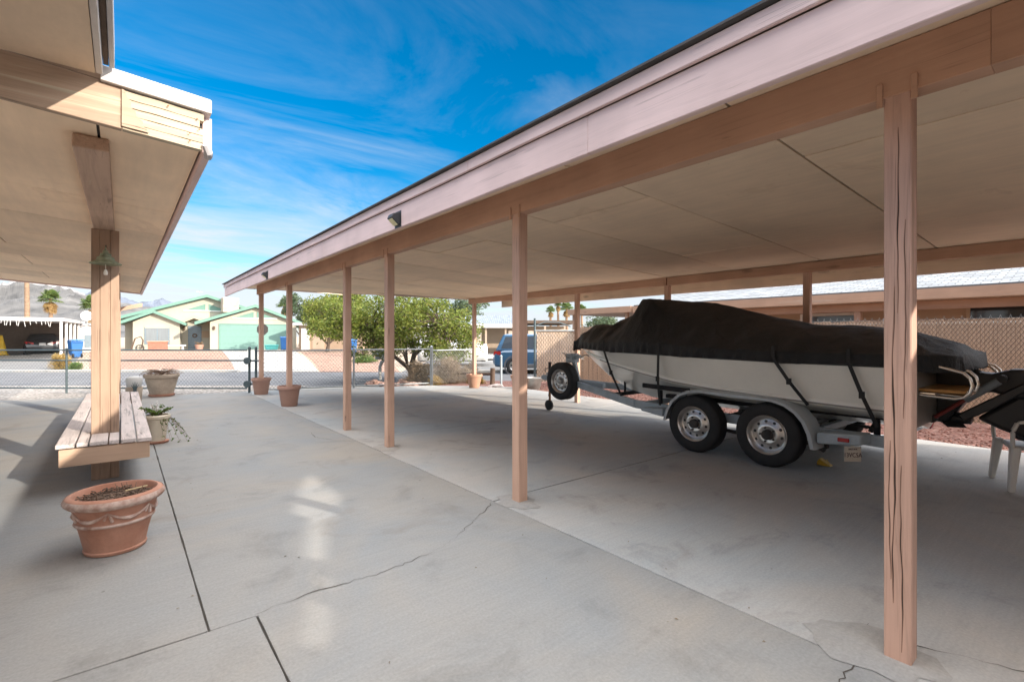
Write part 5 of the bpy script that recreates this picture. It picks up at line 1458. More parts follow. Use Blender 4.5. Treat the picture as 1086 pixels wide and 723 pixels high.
# white metal carport on the left and its house
Lx = 12.0; c = spot(66, 29); ca = -TH + R(35); mid = c - Vector((math.cos(ca), math.sin(ca), 0)) * (Lx / 2)
ZB = .12
t = thing('white_metal_carport', 'white metal carport with hanging icicle lights sheltering a dark car', 'carport', (mid.x, mid.y, ZB), ca)
b = MB(); b.box(-Lx / 2, Lx / 2, 0, 8.6, 2.30, 2.36); b.build('roof', M['white_paint'], t, local=True)
b = MB(); b.box(-Lx / 2 - .02, Lx / 2 + .02, -.06, -.005, 2.20, 2.40); b.box(Lx / 2 + .021, Lx / 2 + .07, -.06, 8.6, 2.20, 2.40); b.build('fascia', M['white_paint'], t, local=True)
for x, y in ((Lx / 2 - .12, .05), (Lx / 2 - .12, 1.8), (Lx / 2 - .12, 3.4), (Lx / 2 - .12, 5.0), (Lx / 2 - .12, 6.7), (-Lx / 2 + 2.0, .05), (-Lx / 2 + .05, .05)):
    b = MB(); b.box(x, x + .12, y, y + .12, -.2, 2.198); b.build('post', M['white_paint'], t, local=True)
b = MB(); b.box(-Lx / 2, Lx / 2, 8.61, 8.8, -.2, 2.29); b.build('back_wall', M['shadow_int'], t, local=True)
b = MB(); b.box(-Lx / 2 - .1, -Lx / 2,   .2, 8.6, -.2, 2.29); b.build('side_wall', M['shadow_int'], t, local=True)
b = MB(); rr = random.Random(6)
x = -Lx / 2 + .2
while x < Lx / 2 - .3:
    l = rr.uniform(.12, .34); b.tube([(x, -.04, 2.195), (x + rr.uniform(-.06, .06), -.04, 2.195 - l)], .014, 4); x += rr.uniform(.1, .26)
b.build('icicle_lights', M['white_paint'], t, local=True)
for x, w_, h_, m_ in ((-3.6, .7, 1.9, 'steel_dark'), (-2.4, .5, 1.2, 'tan_wall'), (.5, .9, 1.7, 'brownwood')):
    pass
p = spot(100, 36, .12)
t = thing('white_shed', 'white gabled outbuilding behind the wooden post at the left', 'shed', tuple(p), -TH + R(42))
b = MB(); b.prism([(-.8, -.3), (.8, -.3), (.8, 1.75), (-.35, 2.15), (-.8, 1.95)], lambda a, c, q: (a, q, c), 0, 5); b.build('wall', M['white_paint'], t, local=True)
b = MB(); b.prism([(-.95, 1.96), (-.35, 2.17), (.95, 1.72), (.95, 1.80), (-.35, 2.26), (-.95, 2.05)], lambda a, c, q: (a, q, c), -.2, 5.2); b.build('roof', M['grey_trim'], t, local=True)
b = MB(); b.box(-.55, -.05, -.04, .01, .5, 1.4); b.build('window', M['greyblue'], t, local=True)
p = spot(92, 34, 2.5)
t = thing('satellite_dish', 'white satellite dish on a short mast above the white carport', 'satellite dish', tuple(p), -TH + R(30))
b = MB(); b.lathe([(0, .10), (.25, .075), (.5, 0), (.52, -.005), (.25, .06), (0, .085)], (0, 0, .55), 'y', 26); b.build('reflector', M['dish'], t, smooth=True, local=True)
b = MB(); b.tube([(0, .1, .5), (0, .2, .3), (0, .2, -1.0)], .03, 8); b.build('mast', M['steel'], t, local=True)
b = MB(); b.tube([(0, .05, .08), (0, -.4, .45)], .018, 6); b.box(-.05, .05, -.46, -.38, .40, .50); b.build('feed_arm', M['steel'], t, local=True)
t.scale = (.66, .66, .66)
p = spot(1, 32, .16)
t = thing('yellow_cone', 'yellow tapering marker cone standing at the far left road edge', 'cone', tuple(p))
b = MB(); b.lathe([(.28, .0), (.30, .03), (.22, .05), (.05, .86), (.0, .87)], (0, 0, 0), 'z', 24); b.build('cone', M['yellow'], t, smooth=True, local=True)
b = MB(); b.box(-.34, .34, -.34, .34, -.06, -.002); b.build('base', M['yellow'], t, bevel=.02, local=True)
t.scale = (1.5, 1.5, 1.55)
# ------------------------------------------------------------------ cars
def car(name, label, loc, rz, paint, L=4.6, W=1.84, H=1.66, suv=True, plate=False):
    t = thing(name, label, 'car', loc, rz)
    h = W / 2; l = L / 2
    belt = H * .60
    if suv:   # x, bottom, top of body, half width top/bottom
        S = [(-l, .42, .75, .80), (-l + .10, .30, .92, .92), (-l + .45, .26, belt, .97), (-l * .4, .25, belt + .02, 1), (.15 * l, .25, belt, 1), (.42 * l, .25, belt - .02, .99), (.60 * l, .27, belt - .02, .97), (.85 * l, .28, belt - .08, .92), (l - .06, .32, .86, .80), (l, .42, .66, .70)]
        C = [(-l + .12, belt - .04, -l + .42, .78), (.50 * l, belt - .02, .12 * l, .74)]
    else:
        S = [(-l, .45, .80, .84), (-l + .08, .34, .98, .93), (-l + .5, .25, 1.0, .97), (-l * .3, .22, .96, 1), (.2 * l, .22, .94, 1), (.5 * l, .23, .90, .97), (.8 * l, .26, .80, .90), (l - .06, .32, .70, .78), (l, .42, .6, .66)]
        C = [(-l + .55, .985, -l + 1.25, .74), (.42 * l, .91, .02 * l, .72)]
    b = MB()
    def ring(i):
        x, zb, zt, k = S[i]; w = h * k; zm = (zb + zt) / 2
        r_ = [(x, -w * .86, zb), (x, -w * .97, zb + .08), (x, -w, zm), (x, -w * .97, zt - .10), (x, -w * .86, zt), (x, 0, zt + .025)]
        return r_ + [(a, -y, z) for a, y, z in r_[-2::-1]]
    b.grid(len(S), 11, lambda i, j: ring(i)[j], wrap=True)
    b.f.append(tuple(range(11))); b.f.append(tuple((len(S) - 1) * 11 + q for q in range(10, -1, -1)))
    body = b.build('body', paint, t, smooth=True, local=True); body.data.set_sharp_from_angle(angle=R(30))
    (xr, zr, xr2, kr), (xf, zf, xf2, kf) = C
    wb, wt = h * .88, h * .70
    def cab(o=0.0):
        return [(xr - o, -wb - o, zr), (xf + o, -wb - o, zf), (xf + o, wb + o, zf), (xr - o, wb + o, zr), (xr2 - o, -wt - o, H - .05), (xf2 + o, -wt - o, H - .05), (xf2 + o, wt + o, H - .05), (xr2 - o, wt + o, H - .05)]
    v = cab(); b = MB(); b.hexa(v)
    top = [(xr2 + .12, -wt * .9, H), (xf2 - .15, -wt * .9, H), (xf2 - .15, wt * .9, H), (xr2 + .12, wt * .9, H)]
    n0 = 8; b.add(v[4:] + top, [(4, 5, 6, 7), (0, 1, 5, 4), (1, 2, 6, 5), (2, 3, 7, 6), (3, 0, 4, 7)])
    cb = b.build('cabin', paint, t, bevel=.03, local=True)
    def quad(q, fr, m, name, par):     # window inset on one cabin side
        q = [Vector(p) for p in q]; nn = (q[1] - q[0]).cross(q[3] - q[0]).normalized()
        c = sum(q, Vector()) / 4
        if nn.dot(c - Vector((0, 0, 1.1))) < 0: nn = -nn
        a0, a1, c0, c1 = fr
        def bl(s, u): return (q[0].lerp(q[1], s)).lerp(q[3].lerp(q[2], s), u)
        P = [bl(a0, c0), bl(a1, c0), bl(a1, c1), bl(a0, c1)]
        b = MB(); b.hexa([p + nn * -.01 for p in P] + [p + nn * .007 for p in P]); b.build(name, m, par, local=True)
    for sgn in (0, 1):
        q = [v[0], v[1], v[5], v[4]] if sgn == 0 else [v[3], v[2], v[6], v[7]]
        for fr in ((.06, .32, .14, .9), (.35, .60, .12, .92), (.63, .93, .12, .92)): quad(q, fr, M['glass'], 'side_window', cb)
    quad([v[1], v[2], v[6], v[5]], (.06, .94, .08, .94), M['glass'], 'windscreen', cb)
    quad([v[0], v[3], v[7], v[4]], (.08, .92, .15, .92), M['glass'], 'rear_window', cb)
    for sy in (-1, 1):
        for x in (-l * .60, l * .60):
            b = MB(); b.lathe([(.20, -.11), (.31, -.11), (.345, -.07), (.345, .07), (.31, .11), (.20, .11)], (x, sy * (h - .10), .345), 'y', 30, True); wh = b.build('wheel', M['rubber'], t, smooth=True, local=True)
            b = MB(); b.lathe([(.215, 0), (.205, sy * .10), (.17, sy * .07), (.05, sy * .09), (0, sy * .09)], (x, sy * (h - .10), .345), 'y', 24)
            b.build('rim', M['rim'], wh, smooth=True, local=True)
            b = MB()
            for k in range(5):
                a = k * 1.2566 + .5; b.lathe([(.0, sy * .094), (.045, sy * .093)], (x + .12 * math.cos(a), sy * (h - .10), .345 + .12 * math.sin(a)), 'y', 8)
            b.build('rim_gap', M['blackplastic'], wh, local=True, keep=True)
            b = MB(); b.lathe([(.37, sy * .0), (.43, sy * .0), (.43, sy * .02), (.37, sy * .02)], (x, sy * (h * .965), .345), 'y', 30, True); b.build('wheel_arch', M['cargrey'] if suv else paint, t, local=True)
        b = MB(); b.box(l * .62 - .0, l * .62 + 0, 0, 0, 0, 0); 
        b = MB(); b.hexa([(l - .30, sy * h * .52, .70), (l - .02, sy * h * .48, .70), (l - .16, sy * h * .78, .70), (l - .42, sy * h * .92, .74), (l - .30, sy * h * .52, .82), (l - .05, sy * h * .48, .80), (l - .20, sy * h * .80, .82), (l - .46, sy * h * .93, .86)]); b.build('headlight', M['lamp_w'], t, bevel=.01, local=True)
        b = MB(); b.hexa([(-l - .015, sy * h * .45, .74), (-l + .05, sy * h * .45, .74), (-l + .35, sy * h * .955, .80), (-l + .02, sy * h * .86, .78), (-l + .0, sy * h * .45, .86), (-l + .05, sy * h * .45, .86), (-l + .35, sy * h * .955, .94), (-l + .06, sy * h * .87, .94)]); b.build('tail_light', M['redlens'], t, local=True)
        b = MB(); b.hexa([(xf - .28, sy * h * .93, zf + .02), (xf - .10, sy * h * .93, zf + .02), (xf - .12, sy * h * 1.12, zf + .04), (xf - .26, sy * h * 1.12, zf + .04), (xf - .28, sy * h * .93, zf + .14), (xf - .10, sy * h * .93, zf + .14), (xf - .12, sy * h * 1.12, zf + .16), (xf - .26, sy * h * 1.12, zf + .16)]); b.build('mirror', paint, t, bevel=.02, local=True)
    if suv:
        b = MB(); b.box(-l * .45, l * .45, -h * 1.005, h * 1.005, .25, .42); b.build('sill_cladding', M['cargrey'], t, bevel=.02, local=True)
        b = MB(); b.box(l - .14, l + .02, -h * .70, h * .70, .34, .56); b.build('front_bumper', M['cargrey'], t, bevel=.04, local=True)
    if plate:
        b = MB(); b.box(-l - .025, -l + .03, -.16, .16, .68, .84); b.build('number_plate', M['white_paint'], t, local=True)
    return t
p = spot(582, 20.8, -.145)
car('blue_car', 'blue sport utility car parked on the street behind the carport post', tuple(p), R(-46), M['carblue'])
p = spot(46, 34.5, .14)
car('dark_car', 'dark saloon car with red tail lights inside the white carport', tuple(p), R(94), M['carblack'], 4.8, 1.86, 1.47, False, True)
t = thing('steel_shelf', 'grey steel cabinet at the back of the white carport', 'cabinet', tuple(spot(12, 34, .14)), ca)
b = MB(); b.box(-.5, .5, 0, .45, 0, 1.85); b.build('cabinet', M['steel'], t, bevel=.02, local=True)
for x in (-.01,):
    b = MB(); b.box(-.46, -.02, -.02, -.002, .06, 1.8); b.box(.02, .46, -.02, -.002, .06, 1.8); b.build('cabinet_door', M['grey_trim'], t, local=True)

# ------------------------------------------------------------------ planting
def leaves(b, centres, n, size, rr, flat=.6, aspect=.5):
    W_ = [c[1] ** 2 for c in centres]
    for i in range(n):
        c, r = rr.choices(centres, W_)[0]
        d = Vector((rr.gauss(0, 1), rr.gauss(0, 1), rr.gauss(0, 1) * flat)).normalized() * r * (rr.random() ** .4)
        p = Vector(c) + d
        a = Vector((rr.uniform(-1, 1), rr.uniform(-1, 1), rr.uniform(-.7, .7))).normalized(); e = a.cross(Vector((rr.uniform(-1, 1), rr.uniform(-1, 1), rr.uniform(-1, 1)))).normalized()
        s = size * rr.uniform(.6, 1.4)
        b.add([p - a * s, p + e * s * aspect, p + a * s, p - e * s * aspect], [(0, 1, 2, 3)])
def tree(name, label, loc, limbs, centres, n, size, m, seed, group=None, flat=.65, tw=True):
    t = thing(name, label, 'tree', loc, 0, group)
    rr = random.Random(seed)
    b = MB()
    for path, r0, r1 in limbs:
        k = len(path); b.tube(path, [r0 + (r1 - r0) * i / (k - 1) for i in range(k)], 9)
    if tw:
        ends = [Vector(l[0][-1]) for l in limbs]
        for c, r in centres:
            e = min(ends, key=lambda q: (q - Vector(c)).length); mid = (e + Vector(c)) / 2 + Vector((rr.uniform(-.15, .15), rr.uniform(-.15, .15), .1))
            b.tube([e, mid, c], [.03, .02, .008], 5)
            for _ in range(3):
                d = Vector((rr.gauss(0, 1), rr.gauss(0, 1), rr.gauss(0, .6))).normalized() * r * .8
                b.tube([c, Vector(c) + d * .6 + Vector((0, 0, .05)), Vector(c) + d], [.010, .007, .003], 4)
    b.build('trunk', M['bark'], t, smooth=True, local=True)
    b = MB(); leaves(b, centres, n, size, rr, flat); b.build('crown', m, t, local=True, keep=True)
    return t
rr = random.Random(21)
# big mesquite at the kerb
cen = []
for i in range(160):
    x = rr.uniform(-2.25, 2.6); y = rr.uniform(-1.9, 1.9)
    k = 1 - (x / 2.85) ** 2 - (y / 2.4) ** 2
    if k < 0: continue
    lo = .80 + .9 * max(0, -x - .9) + .55 * (1 - abs(x) / 2.6) * (.5 + .5 * math.sin(x * 3)); z = rr.uniform(lo, 1.35 + 1.75 * math.sqrt(k))
    cen.append(((x - .35, y, z), rr.uniform(.28, .50)))
p = spot(433, 17.0, -.12)
def cam_off(pt):  # offsets given in the view frame
    v = RGT * pt[0] + FWD * pt[1]; return (v.x, v.y, pt[2])
cen = [(cam_off(c), r) for c, r in cen]
limbs = [([cam_off(q) for q in ((.12, 0, 0), (.10, 0, .3), (-.02, 0, .48))], .12, .10),
         ([cam_off(q) for q in ((.02, 0, .42), (-.35, .0, .72), (-.75, .1, 1.0), (-1.3, .1, 1.7))], .085, .04),
         ([cam_off(q) for q in ((.08, 0, .40), (.25, -.1, .9), (.75, -.1, 1.35), (1.2, 0, 1.9))], .085, .035),
         ([cam_off(q) for q in ((.08, .05, .45), (.1, .5, 1.0), (-.1, .8, 1.9))], .075, .03)]
tree('mesquite_tree', 'spreading yellow green mesquite tree beside the fence corner post', tuple(p), limbs, cen, 30000, .05, M['leaf'], 4)
def blob(n, rx, ry, z0, z1, r0, r1, sd):
    q = random.Random(sd); out = []
    while len(out) < n:
        x, y, z = q.uniform(-1, 1), q.uniform(-1, 1), q.uniform(-1, 1)
        if x * x + y * y + z * z > 1: continue
        out.append((cam_off((x * rx, y * ry, (z0 + z1) / 2 + z * (z1 - z0) / 2)), q.uniform(r0, r1)))
    return out
def simple_tree(u, d, rx, z0, z1, n, m, sd, label, name='tree', size=.1, nb=30):
    p = spot(u, d, land(d)); 
    limbs = [([(0, 0, 0), cam_off((.1, 0, z0 * .6)), cam_off((.05, .1, (z0 + z1) / 2))], .16, .05), ([cam_off((.05, 0, z0 * .55)), cam_off((rx * .5, 0, z0 + .5))], .08, .03), ([cam_off((.05, 0, z0 * .6)), cam_off((-rx * .5, .2, z0 + .6))], .08, .03)]
    return tree(name, label, tuple(p), limbs, blob(nb, rx, rx * .8, z0, z1, rx * .22, rx * .4, sd), n, size, m, sd, 'trees across the street')
simple_tree(347, 36, 2.0, .9, 3.9, 6500, M['leaf'], 31, 'rounded green tree between the tan house and a blue bin', 'bushy_tree', .085)
simple_tree(318, 58, 2.2, 2.0, 6.6, 5000, M['leaf_b'], 32, 'tall grey green tree behind the right corner of the mint trimmed house', 'bushy_tree', .13)
simple_tree(338, 66, 2.4, 1.5, 5.2, 4500, M['leaf_d'], 33, 'dark tree top above the roof of the tan house', 'bushy_tree', .14)
simple_tree(366, 52, 2.6, 2.0, 6.3, 5000, M['leaf'], 34, 'bright green tree top behind the middle carport post', 'bushy_tree', .13)
simple_tree(492, 44, 2.6, 1.2, 4.9, 5200, M['leaf_b'], 35, 'grey green tree rising behind the right edge of the mesquite', 'bushy_tree', .12)
simple_tree(640, 40, 2.2, .6, 2.9, 3800, M['leaf_b'], 36, 'low tree behind the slatted fence near the covered bow', 'bushy_tree', .11)
p = spot(372, 60, .3)
# dry bushes
def dry_bush(u, d, r, h, n, m, sd, label, name='dry_bush', size=.045, z=-.14, cat='bush'):
    p = spot(u, d, z); t = thing(name, label, cat, tuple(p), 0, None)
    q = random.Random(sd); b = MB()
    for i in range(n):
        a = q.random() * 6.283; e = q.uniform(.1, 1.45); L = q.uniform(.5, 1.0)
        dv = Vector((math.cos(a) * math.cos(e) * r, math.sin(a) * math.cos(e) * r, math.sin(e) * h)) * L
        s = Vector((q.uniform(-.1, .1), q.uniform(-.1, .1), 0)) * r
        mid = s + dv * .55 + Vector((q.uniform(-.08, .08), q.uniform(-.08, .08), q.uniform(0, .12))) * r
        b.tube([s, mid, s + dv], [.008, .005, .002], 3, cap=False)
        for _ in range(5):
            f = q.uniform(.4, 1); st_ = s.lerp(mid, f) if f < .6 else mid.lerp(s + dv, f)
            d2 = Vector((q.gauss(0, 1), q.gauss(0, 1), q.gauss(0, .8))).normalized() * r * q.uniform(.10, .26)
            b.tube([st_, st_ + d2], [.004, .0015], 3, cap=False)
    b.build('branches', m, t, local=True, keep=True)
    cs = [((math.cos(k * 2.4) * r * .6 * q.random(), math.sin(k * 2.4) * r * .6 * q.random(), h * q.uniform(.25, .75)), r * .38) for k in range(9)]
    b = MB(); leaves(b, cs, int(n * 5), size, q, .8, .3); b.build('twig_tips', m, t, local=True, keep=True)
    return t
dry_bush(474, 15.1, .72, .98, 420, M['dry'], 1, 'large tangled dry bush right of the fence corner post')
dry_bush(444, 15.6, .58, .85, 320, M['dry'], 2, 'tangled dry bush between the mesquite trunk and the corner post')
dry_bush(497, 15.8, .55, .72, 260, M['dry'], 3, 'low dry bush behind the far rear carport post')
dry_bush(462, 14.55, .30, .34, 240, M['gold'], 4, 'small golden grass clump in front of the large dry bush', 'grass_clump', .03, -.1, 'grass')
dry_bush(505, 14.9, .34, .34, 220, M['gold'], 5, 'golden grass clump beside the rail fence', 'grass_clump', .03, -.1, 'grass')
dry_bush(64, 22.6, .55, .8, 300, M['gold'], 6, 'golden shrub on the neighbour verge left of the wooden post', 'golden_shrub', .05, -.12)
dry_bush(79, 22.2, .35, .38, 220, M['green_s'], 7, 'small green shrub beside the golden shrub', 'green_shrub', .04, -.13)
dry_bush(386, 26.5, .9, .35, 260, M['green_s'], 8, 'low green ground shrub on the lot across the street', 'green_shrub', .05, -.0)
# palms
def palm(u, d, H_, crown, sd, label, skirt=.5, tr_=.22, zb=.3):
    p = spot(u, d, zb); t = thing('fan_palm', label, 'palm tree', tuple(p), 0, 'fan palms on the skyline')
    q = random.Random(sd); b = MB()
    b.tube([(0, 0, 0), (.05, 0, H_ * .4), (.02, .05, H_ * .75), (0, 0, H_)], [tr_ * 1.25, tr_, tr_ * .9, tr_ * .8], 12); b.build('trunk', M['palmbark'], t, smooth=True, local=True)
    def fan(b, base, dirv, L, droop):
        dirv = dirv.normalized(); sd_ = dirv.cross(Vector((0, 0, 1))); sd_ = sd_.normalized() if sd_.length > .05 else Vector((1, 0, 0)); up = sd_.cross(dirv)
        c = base + dirv * L * .5; b.tube([base, c], [.03, .02], 4)
        for k in range(15):
            a = (k / 14 - .5) * 3.6
            dv = dirv * math.cos(a) + sd_ * math.sin(a)
            tip = c + dv * L * .55 * (1 - .18 * abs(a)) - Vector((0, 0, droop * L * (.25 + .1 * abs(a))))
            mid = c + dv * L * .32 + up * .03
            wv = dv.cross(up).normalized() * L * .035
            b.add([c, mid + wv, tip, mid - wv], [(0, 1, 2, 3)])
    b = MB()
    for k in range(46):
        a = q.random() * 6.283; e = q.uniform(-.25, 1.35); dv = Vector((math.cos(a) * math.cos(e), math.sin(a) * math.cos(e), math.sin(e)))
        fan(b, Vector((0, 0, H_)), dv, crown * q.uniform(.75, 1.05), .5)
    b.build('crown', M['frond'], t, local=True, keep=True)
    if skirt:
        b = MB()
        for k in range(46):
            a = q.random() * 6.283; dv = Vector((math.cos(a) * .55, math.sin(a) * .55, -q.uniform(.5, 1.3)))
            fan(b, Vector((0, 0, H_ - .1 - q.random() * skirt)), dv, crown * q.uniform(.5, .85), .4)
        b.build('dry_skirt', M['frond_dry'], t, local=True, keep=True)
palm(53.5, 62, 5.9, 1.55, 1, 'fan palm with a dry skirt against the grey mountain at the left', .8)
palm(99, 55, 4.6, 1.55, 2, 'fan palm half hidden by the near wooden patio post', .9)
palm(28, 44, 8.2, 1.5, 3, 'tall palm whose bare trunk rises past the patio roof edge', .4, .19)
palm(302, 64, 5.2, 1.2, 4, 'fan palm with a brown skirt above the garage roof corner', .9)
palm(346, 74, 6.5, 1.0, 5, 'fan palm top above the rounded green tree', .5)
palm(584, 80, 5.4, 1.0, 6, 'fan palm just right of the second front carport post', .4)
palm(592, 84, 6.6, .95, 7, 'tallest of the small distant palms left of the boat', .4)
palm(601, 76, 5.6, 1.25, 8, 'fan palm above the slatted gate near the covered bow', .5)
palm(617, 82, 5.8, 1.0, 9, 'distant fan palm seen beside the rear carport post', .4)

# mailbox, rail fence, rocks
p = spot(403, 17.4, -.13)
t = thing('mailbox', 'grey roofed mailbox on a white curved post at the kerb', 'mailbox', tuple(p), -TH)
b = MB(); b.tube([(0, 0, 0), (0, 0, .45), (.06, 0, .62), (.16, 0, .70)], [.055, .055, .06, .06], 10); b.build('post', M['white_paint'], t, smooth=True, local=True)
b = MB(); b.box(-.11, .11, -.22, .22, .72, .90); b.build('box', M['fence_grey'], t, bevel=.01, local=True)
b = MB(); b.prism([(-.24, .90), (.24, .90), (0, 1.10)], lambda a, c, q: (a, q, c), -.28, .28); b.build('roof', M['galv'], t, bevel=.008, local=True)
a = spot(478, 15.6, 0); c = spot(522, 14.6, 0)
t = thing('log_rail_fence', 'short dark log rail fence behind the rear corner pot', 'fence', (c.x, c.y, -.1))
for q_, hh_ in ((c, .60), (a, .50)):
    b = MB(); b.tube([q_ + Vector((0, 0, -.14)), q_ + Vector((.02, 0, hh_ - .14))], .075, 10); b.build('post', M['brownwood'], t, smooth=True)
b = MB(); b.tube([a + Vector((0, 0, .24)), (a + c) / 2 + Vector((0, 0, .25)), c + Vector((0, 0, .28))], .045, 8); b.build('rail', M['brownwood'], t, smooth=True)
p = spot(387, 29, .05)
t = thing('tree_stump', 'small brown stump on the grassy lot across the street', 'stump', tuple(p))
b = MB(); b.lathe([(.26, -.1), (.2, .15), (.17, .5), (.0, .55)], (0, 0, 0), 'z', 12); b.build('stump', M['brownwood'], t, smooth=True, local=True)
b = MB(); b.lathe([(.15, .548), (.10, .562), (0, .565)], (0, 0, 0), 'z', 12); b.build('cut_face', M['stone'], t, local=True)
def rock(loc, r, m, label, sd, grp, name='rock'):
    bm = bmesh.new(); bmesh.ops.create_icosphere(bm, subdivisions=2, radius=r)
    for v in bm.verts:
        k = 1 + .35 * noise.noise(v.co / r * 1.3 + Vector((sd * 7, 0, 0))); v.co = Vector((v.co.x * k * 1.15, v.co.y * k, v.co.z * k * .62 + r * .35))
    me = bpy.data.meshes.new(name); bm.to_mesh(me); bm.free(); me.materials.append(m)
    o = bpy.data.objects.new(name, me); COL.objects.link(o); o.location = loc
    return tag(o, label, 'rock', grp)
q = random.Random(9)
for k in range(16):
    u = 392 + k * 4.0; d = 15.25 + .5 * math.sin(k * .9) + q.uniform(-.15, .15)
    rock(tuple(spot(u, d, -.15)), q.uniform(.10, .20), M['redrock'], 'reddish rock edging the bed under the mesquite tree', k, 'red rocks round the mesquite bed')
for k in range(4):
    rock(tuple(spot(521 + k * 3.2, 13.6 + .12 * (k % 2), -.05)), .10 + .02 * (k % 3), M['quartz'], 'pale quartz rock on the red gravel by the rail fence', 30 + k, 'pale rocks by the rail fence')
p = spot(566, 13.2, -.035)
t = thing('metal_tub', 'dull grey tub standing at the foot of the slatted gate post', 'tub', tuple(p))
b = MB(); b.lathe([(.15, .0), (.17, .02), (.23, .30), (.245, .32), (.235, .33), (.21, .30), (.15, .06), (0, .05)], (0, 0, 0), 'z', 24); b.build('tub', M['steel'], t, smooth=True, local=True)
b = MB(); b.tube([(.24, 0, .31), (.29, 0, .29), (.25, 0, .24)], .012, 6); b.build('handle', M['steel'], t, local=True)
p = spot(480, 24.5, -.12)
t = thing('tarp_trailer', 'white tarpaulin covered trailer glimpsed behind the mesquite tree', 'trailer', tuple(p), -TH + R(8))
b = MB(); b.grid(14, 13, lambda i, j: (-1.7 + 3.4 * i / 13, -.85 * math.cos(j / 12 * PI), .35 + 1.25 * math.sin(j / 12 * PI) ** .6 * (.8 + .2 * math.sin(i * .9)) + .05 * noise.noise(Vector((i, j, 0)) * .8))); o = b.build('tarpaulin', M['white_paint'], t, smooth=True, local=True); s_ = o.modifiers.new('s', 'SOLIDIFY'); s_.thickness = .02
b = MB(); b.bar((-1.7, 0, .35), (2.4, 0, .35), .1, .1); b.box(-1.6, 1.6, -.8, .8, .30, .38); b.build('chassis', M['steel_dark'], t, local=True)
for y in (-.8, .8):
    b = MB(); b.lathe([(0, -.09), (.28, -.09), (.3, 0), (.28, .09), (0, .09)], (0, y, .29), 'y', 24); b.build('wheel', M['rubber'], t, smooth=True, local=True)

# ------------------------------------------------------------------ mountains
def range_(name, d0, d1, u0, u1, prof, m, seed, rough=.22):
    """ridge of real relief: heights follow prof(u) at the crest, foothills toward the viewer"""
    b = MB(); nu, nv = 300, 46
    def fn(i, j):
        u = u0 + (u1 - u0) * i / (nu - 1); f = j / (nv - 1); d = d0 + (d1 - d0) * f
        p = spot(u, d)
        hgt = prof(u) * (d1 / 1000.0)
        rdg = math.sin(min(1, f / .75) * PI / 2) ** 1.3 if f < .75 else 1 - (f - .75) / .25 * .8
        n = noise.fractal(Vector((p.x, p.y, seed * 100)) / ((d1 - d0) * .28), 1.0, 2.1, 6)
        n2 = 1 - abs(noise.noise(Vector((p.x, p.y, seed * 50)) / ((d1 - d0) * .12))) * 2
        z = hgt * rdg * (1 + rough * n + rough * .5 * n2 * (1 - abs(f - .6)))
        return (p.x, p.y, z if 0 < j < nv - 1 else -2)
    b.grid(nu, nv, fn)
    o = b.build(name, m, keep=True); o.data.polygons.foreach_set('use_smooth', [False] * len(o.data.polygons))
    return tag(o, kind='structure')
def pf(pts):
    def f(u):
        if u <= pts[0][0]: return pts[0][1]
        for a, c in zip(pts, pts[1:]):
            if u <= c[0]: return a[1] + (c[1] - a[1]) * (u - a[0]) / (c[0] - a[0])
        return pts[-1][1]
    return f
# heights per 1000 m of distance: (357 - v) / 515 * 1000
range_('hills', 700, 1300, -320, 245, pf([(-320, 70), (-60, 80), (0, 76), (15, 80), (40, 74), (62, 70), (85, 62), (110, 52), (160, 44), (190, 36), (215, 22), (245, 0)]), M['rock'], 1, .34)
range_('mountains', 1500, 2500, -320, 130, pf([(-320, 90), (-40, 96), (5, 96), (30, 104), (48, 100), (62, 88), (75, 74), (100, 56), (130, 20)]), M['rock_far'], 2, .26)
range_('mountains', 2200, 3200, 60, 300, pf([(60, 30), (78, 62), (96, 72), (125, 66), (150, 60), (172, 66), (192, 56), (215, 44), (240, 20), (300, 0)]), M['rock_haze'], 3, .2)

# ------------------------------------------------------------------ sky, sun, camera
sunv = Vector((1.0, -2.6, 1.02)).normalized()
el = math.asin(sunv.z); az = math.atan2(sunv.x, sunv.y)
w = bpy.data.worlds.new('World'); scn.world = w; w.use_nodes = True
t = w.node_tree; t.nodes.clear()
out = N(t, 'ShaderNodeOutputWorld'); bg = N(t, 'ShaderNodeBackground'); t.links.new(bg.outputs[0], out.inputs[0])
sky = N(t, 'ShaderNodeTexSky'); sky.sky_type = 'NISHITA'; sky.sun_disc = False
sky.sun_elevation = el; sky.sun_rotation = az; sky.altitude = 150; sky.air_density = 1.0; sky.dust_density = .4; sky.ozone_density = 2.5
hs_ = N(t, 'ShaderNodeHueSaturation'); hs_.inputs['Saturation'].default_value = 1.58; hs_.inputs['Value'].default_value = .70; hs_.inputs['Hue'].default_value = .495
t.links.new(sky.outputs[0], hs_.inputs['Color'])
tc = N(t, 'ShaderNodeTexCoord'); sep = N(t, 'ShaderNodeSeparateXYZ'); t.links.new(tc.outputs['Generated'], sep.inputs[0])
def mth(op, a, b_=None, c=None):
    n = N(t, 'ShaderNodeMath', operation=op)
    for i, x in enumerate((a, b_, c)):
        if x is None: continue
        if isinstance(x, (int, float)): n.inputs[i].default_value = x
        else: t.links.new(x, n.inputs[i])
    return n.outputs[0]
zc = mth('MAXIMUM', sep.outputs[2], 0.0)
den = mth('ADD', zc, .12)
cx = mth('DIVIDE', sep.outputs[0], den); cy = mth('DIVIDE', sep.outputs[1], den)
cmb = N(t, 'ShaderNodeCombineXYZ'); t.links.new(cx, cmb.inputs[0]); t.links.new(cy, cmb.inputs[1])
mp = N(t, 'ShaderNodeMapping'); mp.inputs['Rotation'].default_value = (0, 0, R(-28)); mp.inputs['Scale'].default_value = (.62, 1.15, 1); t.links.new(cmb.outputs[0], mp.inputs[0])
n1 = noisen(t, mp.outputs[0], .95, 9, .62, 1.5)
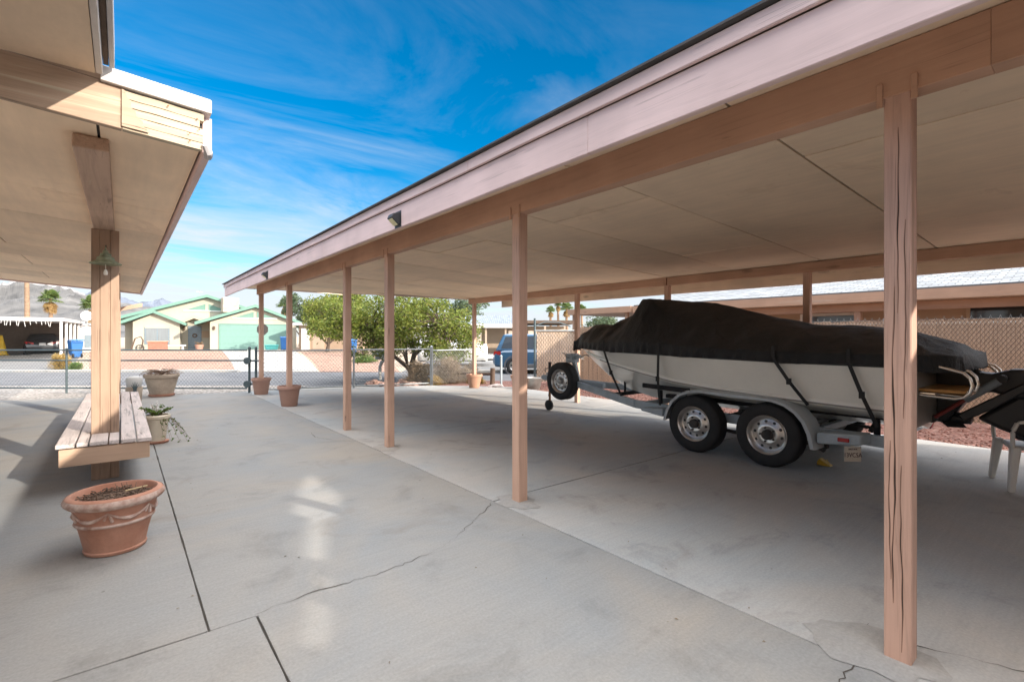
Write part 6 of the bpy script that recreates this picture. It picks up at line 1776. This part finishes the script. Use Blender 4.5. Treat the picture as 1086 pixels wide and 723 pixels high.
n2 = noisen(t, mp.outputs[0], 2.6, 8, .66, .7)
n3 = noisen(t, cmb.outputs[0], .42, 3, .5)
cl = mth('MULTIPLY', ramp(t, n1, [(.41, 0.0), (.70, 1.0)]), ramp(t, n2, [(.30, .35), (.75, 1.0)]))
cl = mth('MULTIPLY', cl, ramp(t, n3, [(.35, .25), (.6, 1.0)]))
low = ramp(t, zc, [(0.0, .95), (.085, .80), (.16, .32), (.34, .26), (.62, .10)])   # cloud deck thickens toward the horizon
band = mth('MULTIPLY', ramp(t, zc, [(0.0, 1.0), (.09, .9), (.17, .38), (.32, .0)]), ramp(t, n1, [(.28, .35), (.5, 1.0)]))
cov_ = mth('MINIMUM', mth('ADD', mth('MULTIPLY', cl, 1.0), band), 1.0)
cov_ = mth('MULTIPLY', mth('MULTIPLY', cov_, .92), ramp(t, zc, [(.22, 1.0), (.50, .38)]))
cloud = N(t, 'ShaderNodeRGB'); cloud.outputs[0].default_value = (3.0, 3.2, 3.5, 1)
mx = mix(t, cov_, hs_.outputs[0], cloud.outputs[0])
# unseen fill added to the sky sunward and overhead, to brighten the shade
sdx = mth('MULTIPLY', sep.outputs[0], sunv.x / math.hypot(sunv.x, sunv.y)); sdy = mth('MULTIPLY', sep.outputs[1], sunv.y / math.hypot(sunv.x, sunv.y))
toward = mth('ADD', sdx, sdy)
sky_fill = mth('MAXIMUM', ramp(t, mth('MULTIPLY_ADD', toward, .5, .5), [(.53, 0.0), (.80, .5)]), ramp(t, zc, [(.66, 0.0), (.80, 1.0)]))
sky_fill = mth('MULTIPLY', sky_fill, ramp(t, n1, [(.3, .65), (.6, 1.0)]))
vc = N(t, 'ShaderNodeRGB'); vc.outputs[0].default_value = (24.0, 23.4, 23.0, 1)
mx = mix(t, sky_fill, mx, vc.outputs[0])
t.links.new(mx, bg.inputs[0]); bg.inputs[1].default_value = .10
sl = bpy.data.lights.new('sun', 'SUN'); sl.energy = 2.6; sl.angle = R(.53); sl.color = (1.0, .90, .77)
so = bpy.data.objects.new('sun', sl); COL.objects.link(so); so.rotation_euler = sunv.to_track_quat('Z', 'Y').to_euler()
cam = bpy.data.cameras.new('camera'); co = bpy.data.objects.new('camera', cam); COL.objects.link(co)
co.location = (0, 0, 1.4); co.rotation_euler = (PI / 2, 0, -TH)
cam.sensor_width = 36; cam.lens = 515 / 1086 * 36; cam.shift_y = -4.5 / 1086; cam.clip_end = 9000; cam.clip_start = .05
scn.camera = co
scn.view_settings.view_transform = 'Standard'; scn.view_settings.look = 'None'; scn.view_settings.gamma = 1; scn.view_settings.exposure = 1.52
scn.view_settings.use_curve_mapping = False
scn.cycles.max_bounces = 8; scn.cycles.diffuse_bounces = 5; scn.cycles.glossy_bounces = 3; scn.cycles.transmission_bounces = 3
scn.cycles.use_denoising = True; scn.cycles.sample_clamp_indirect = 6.0
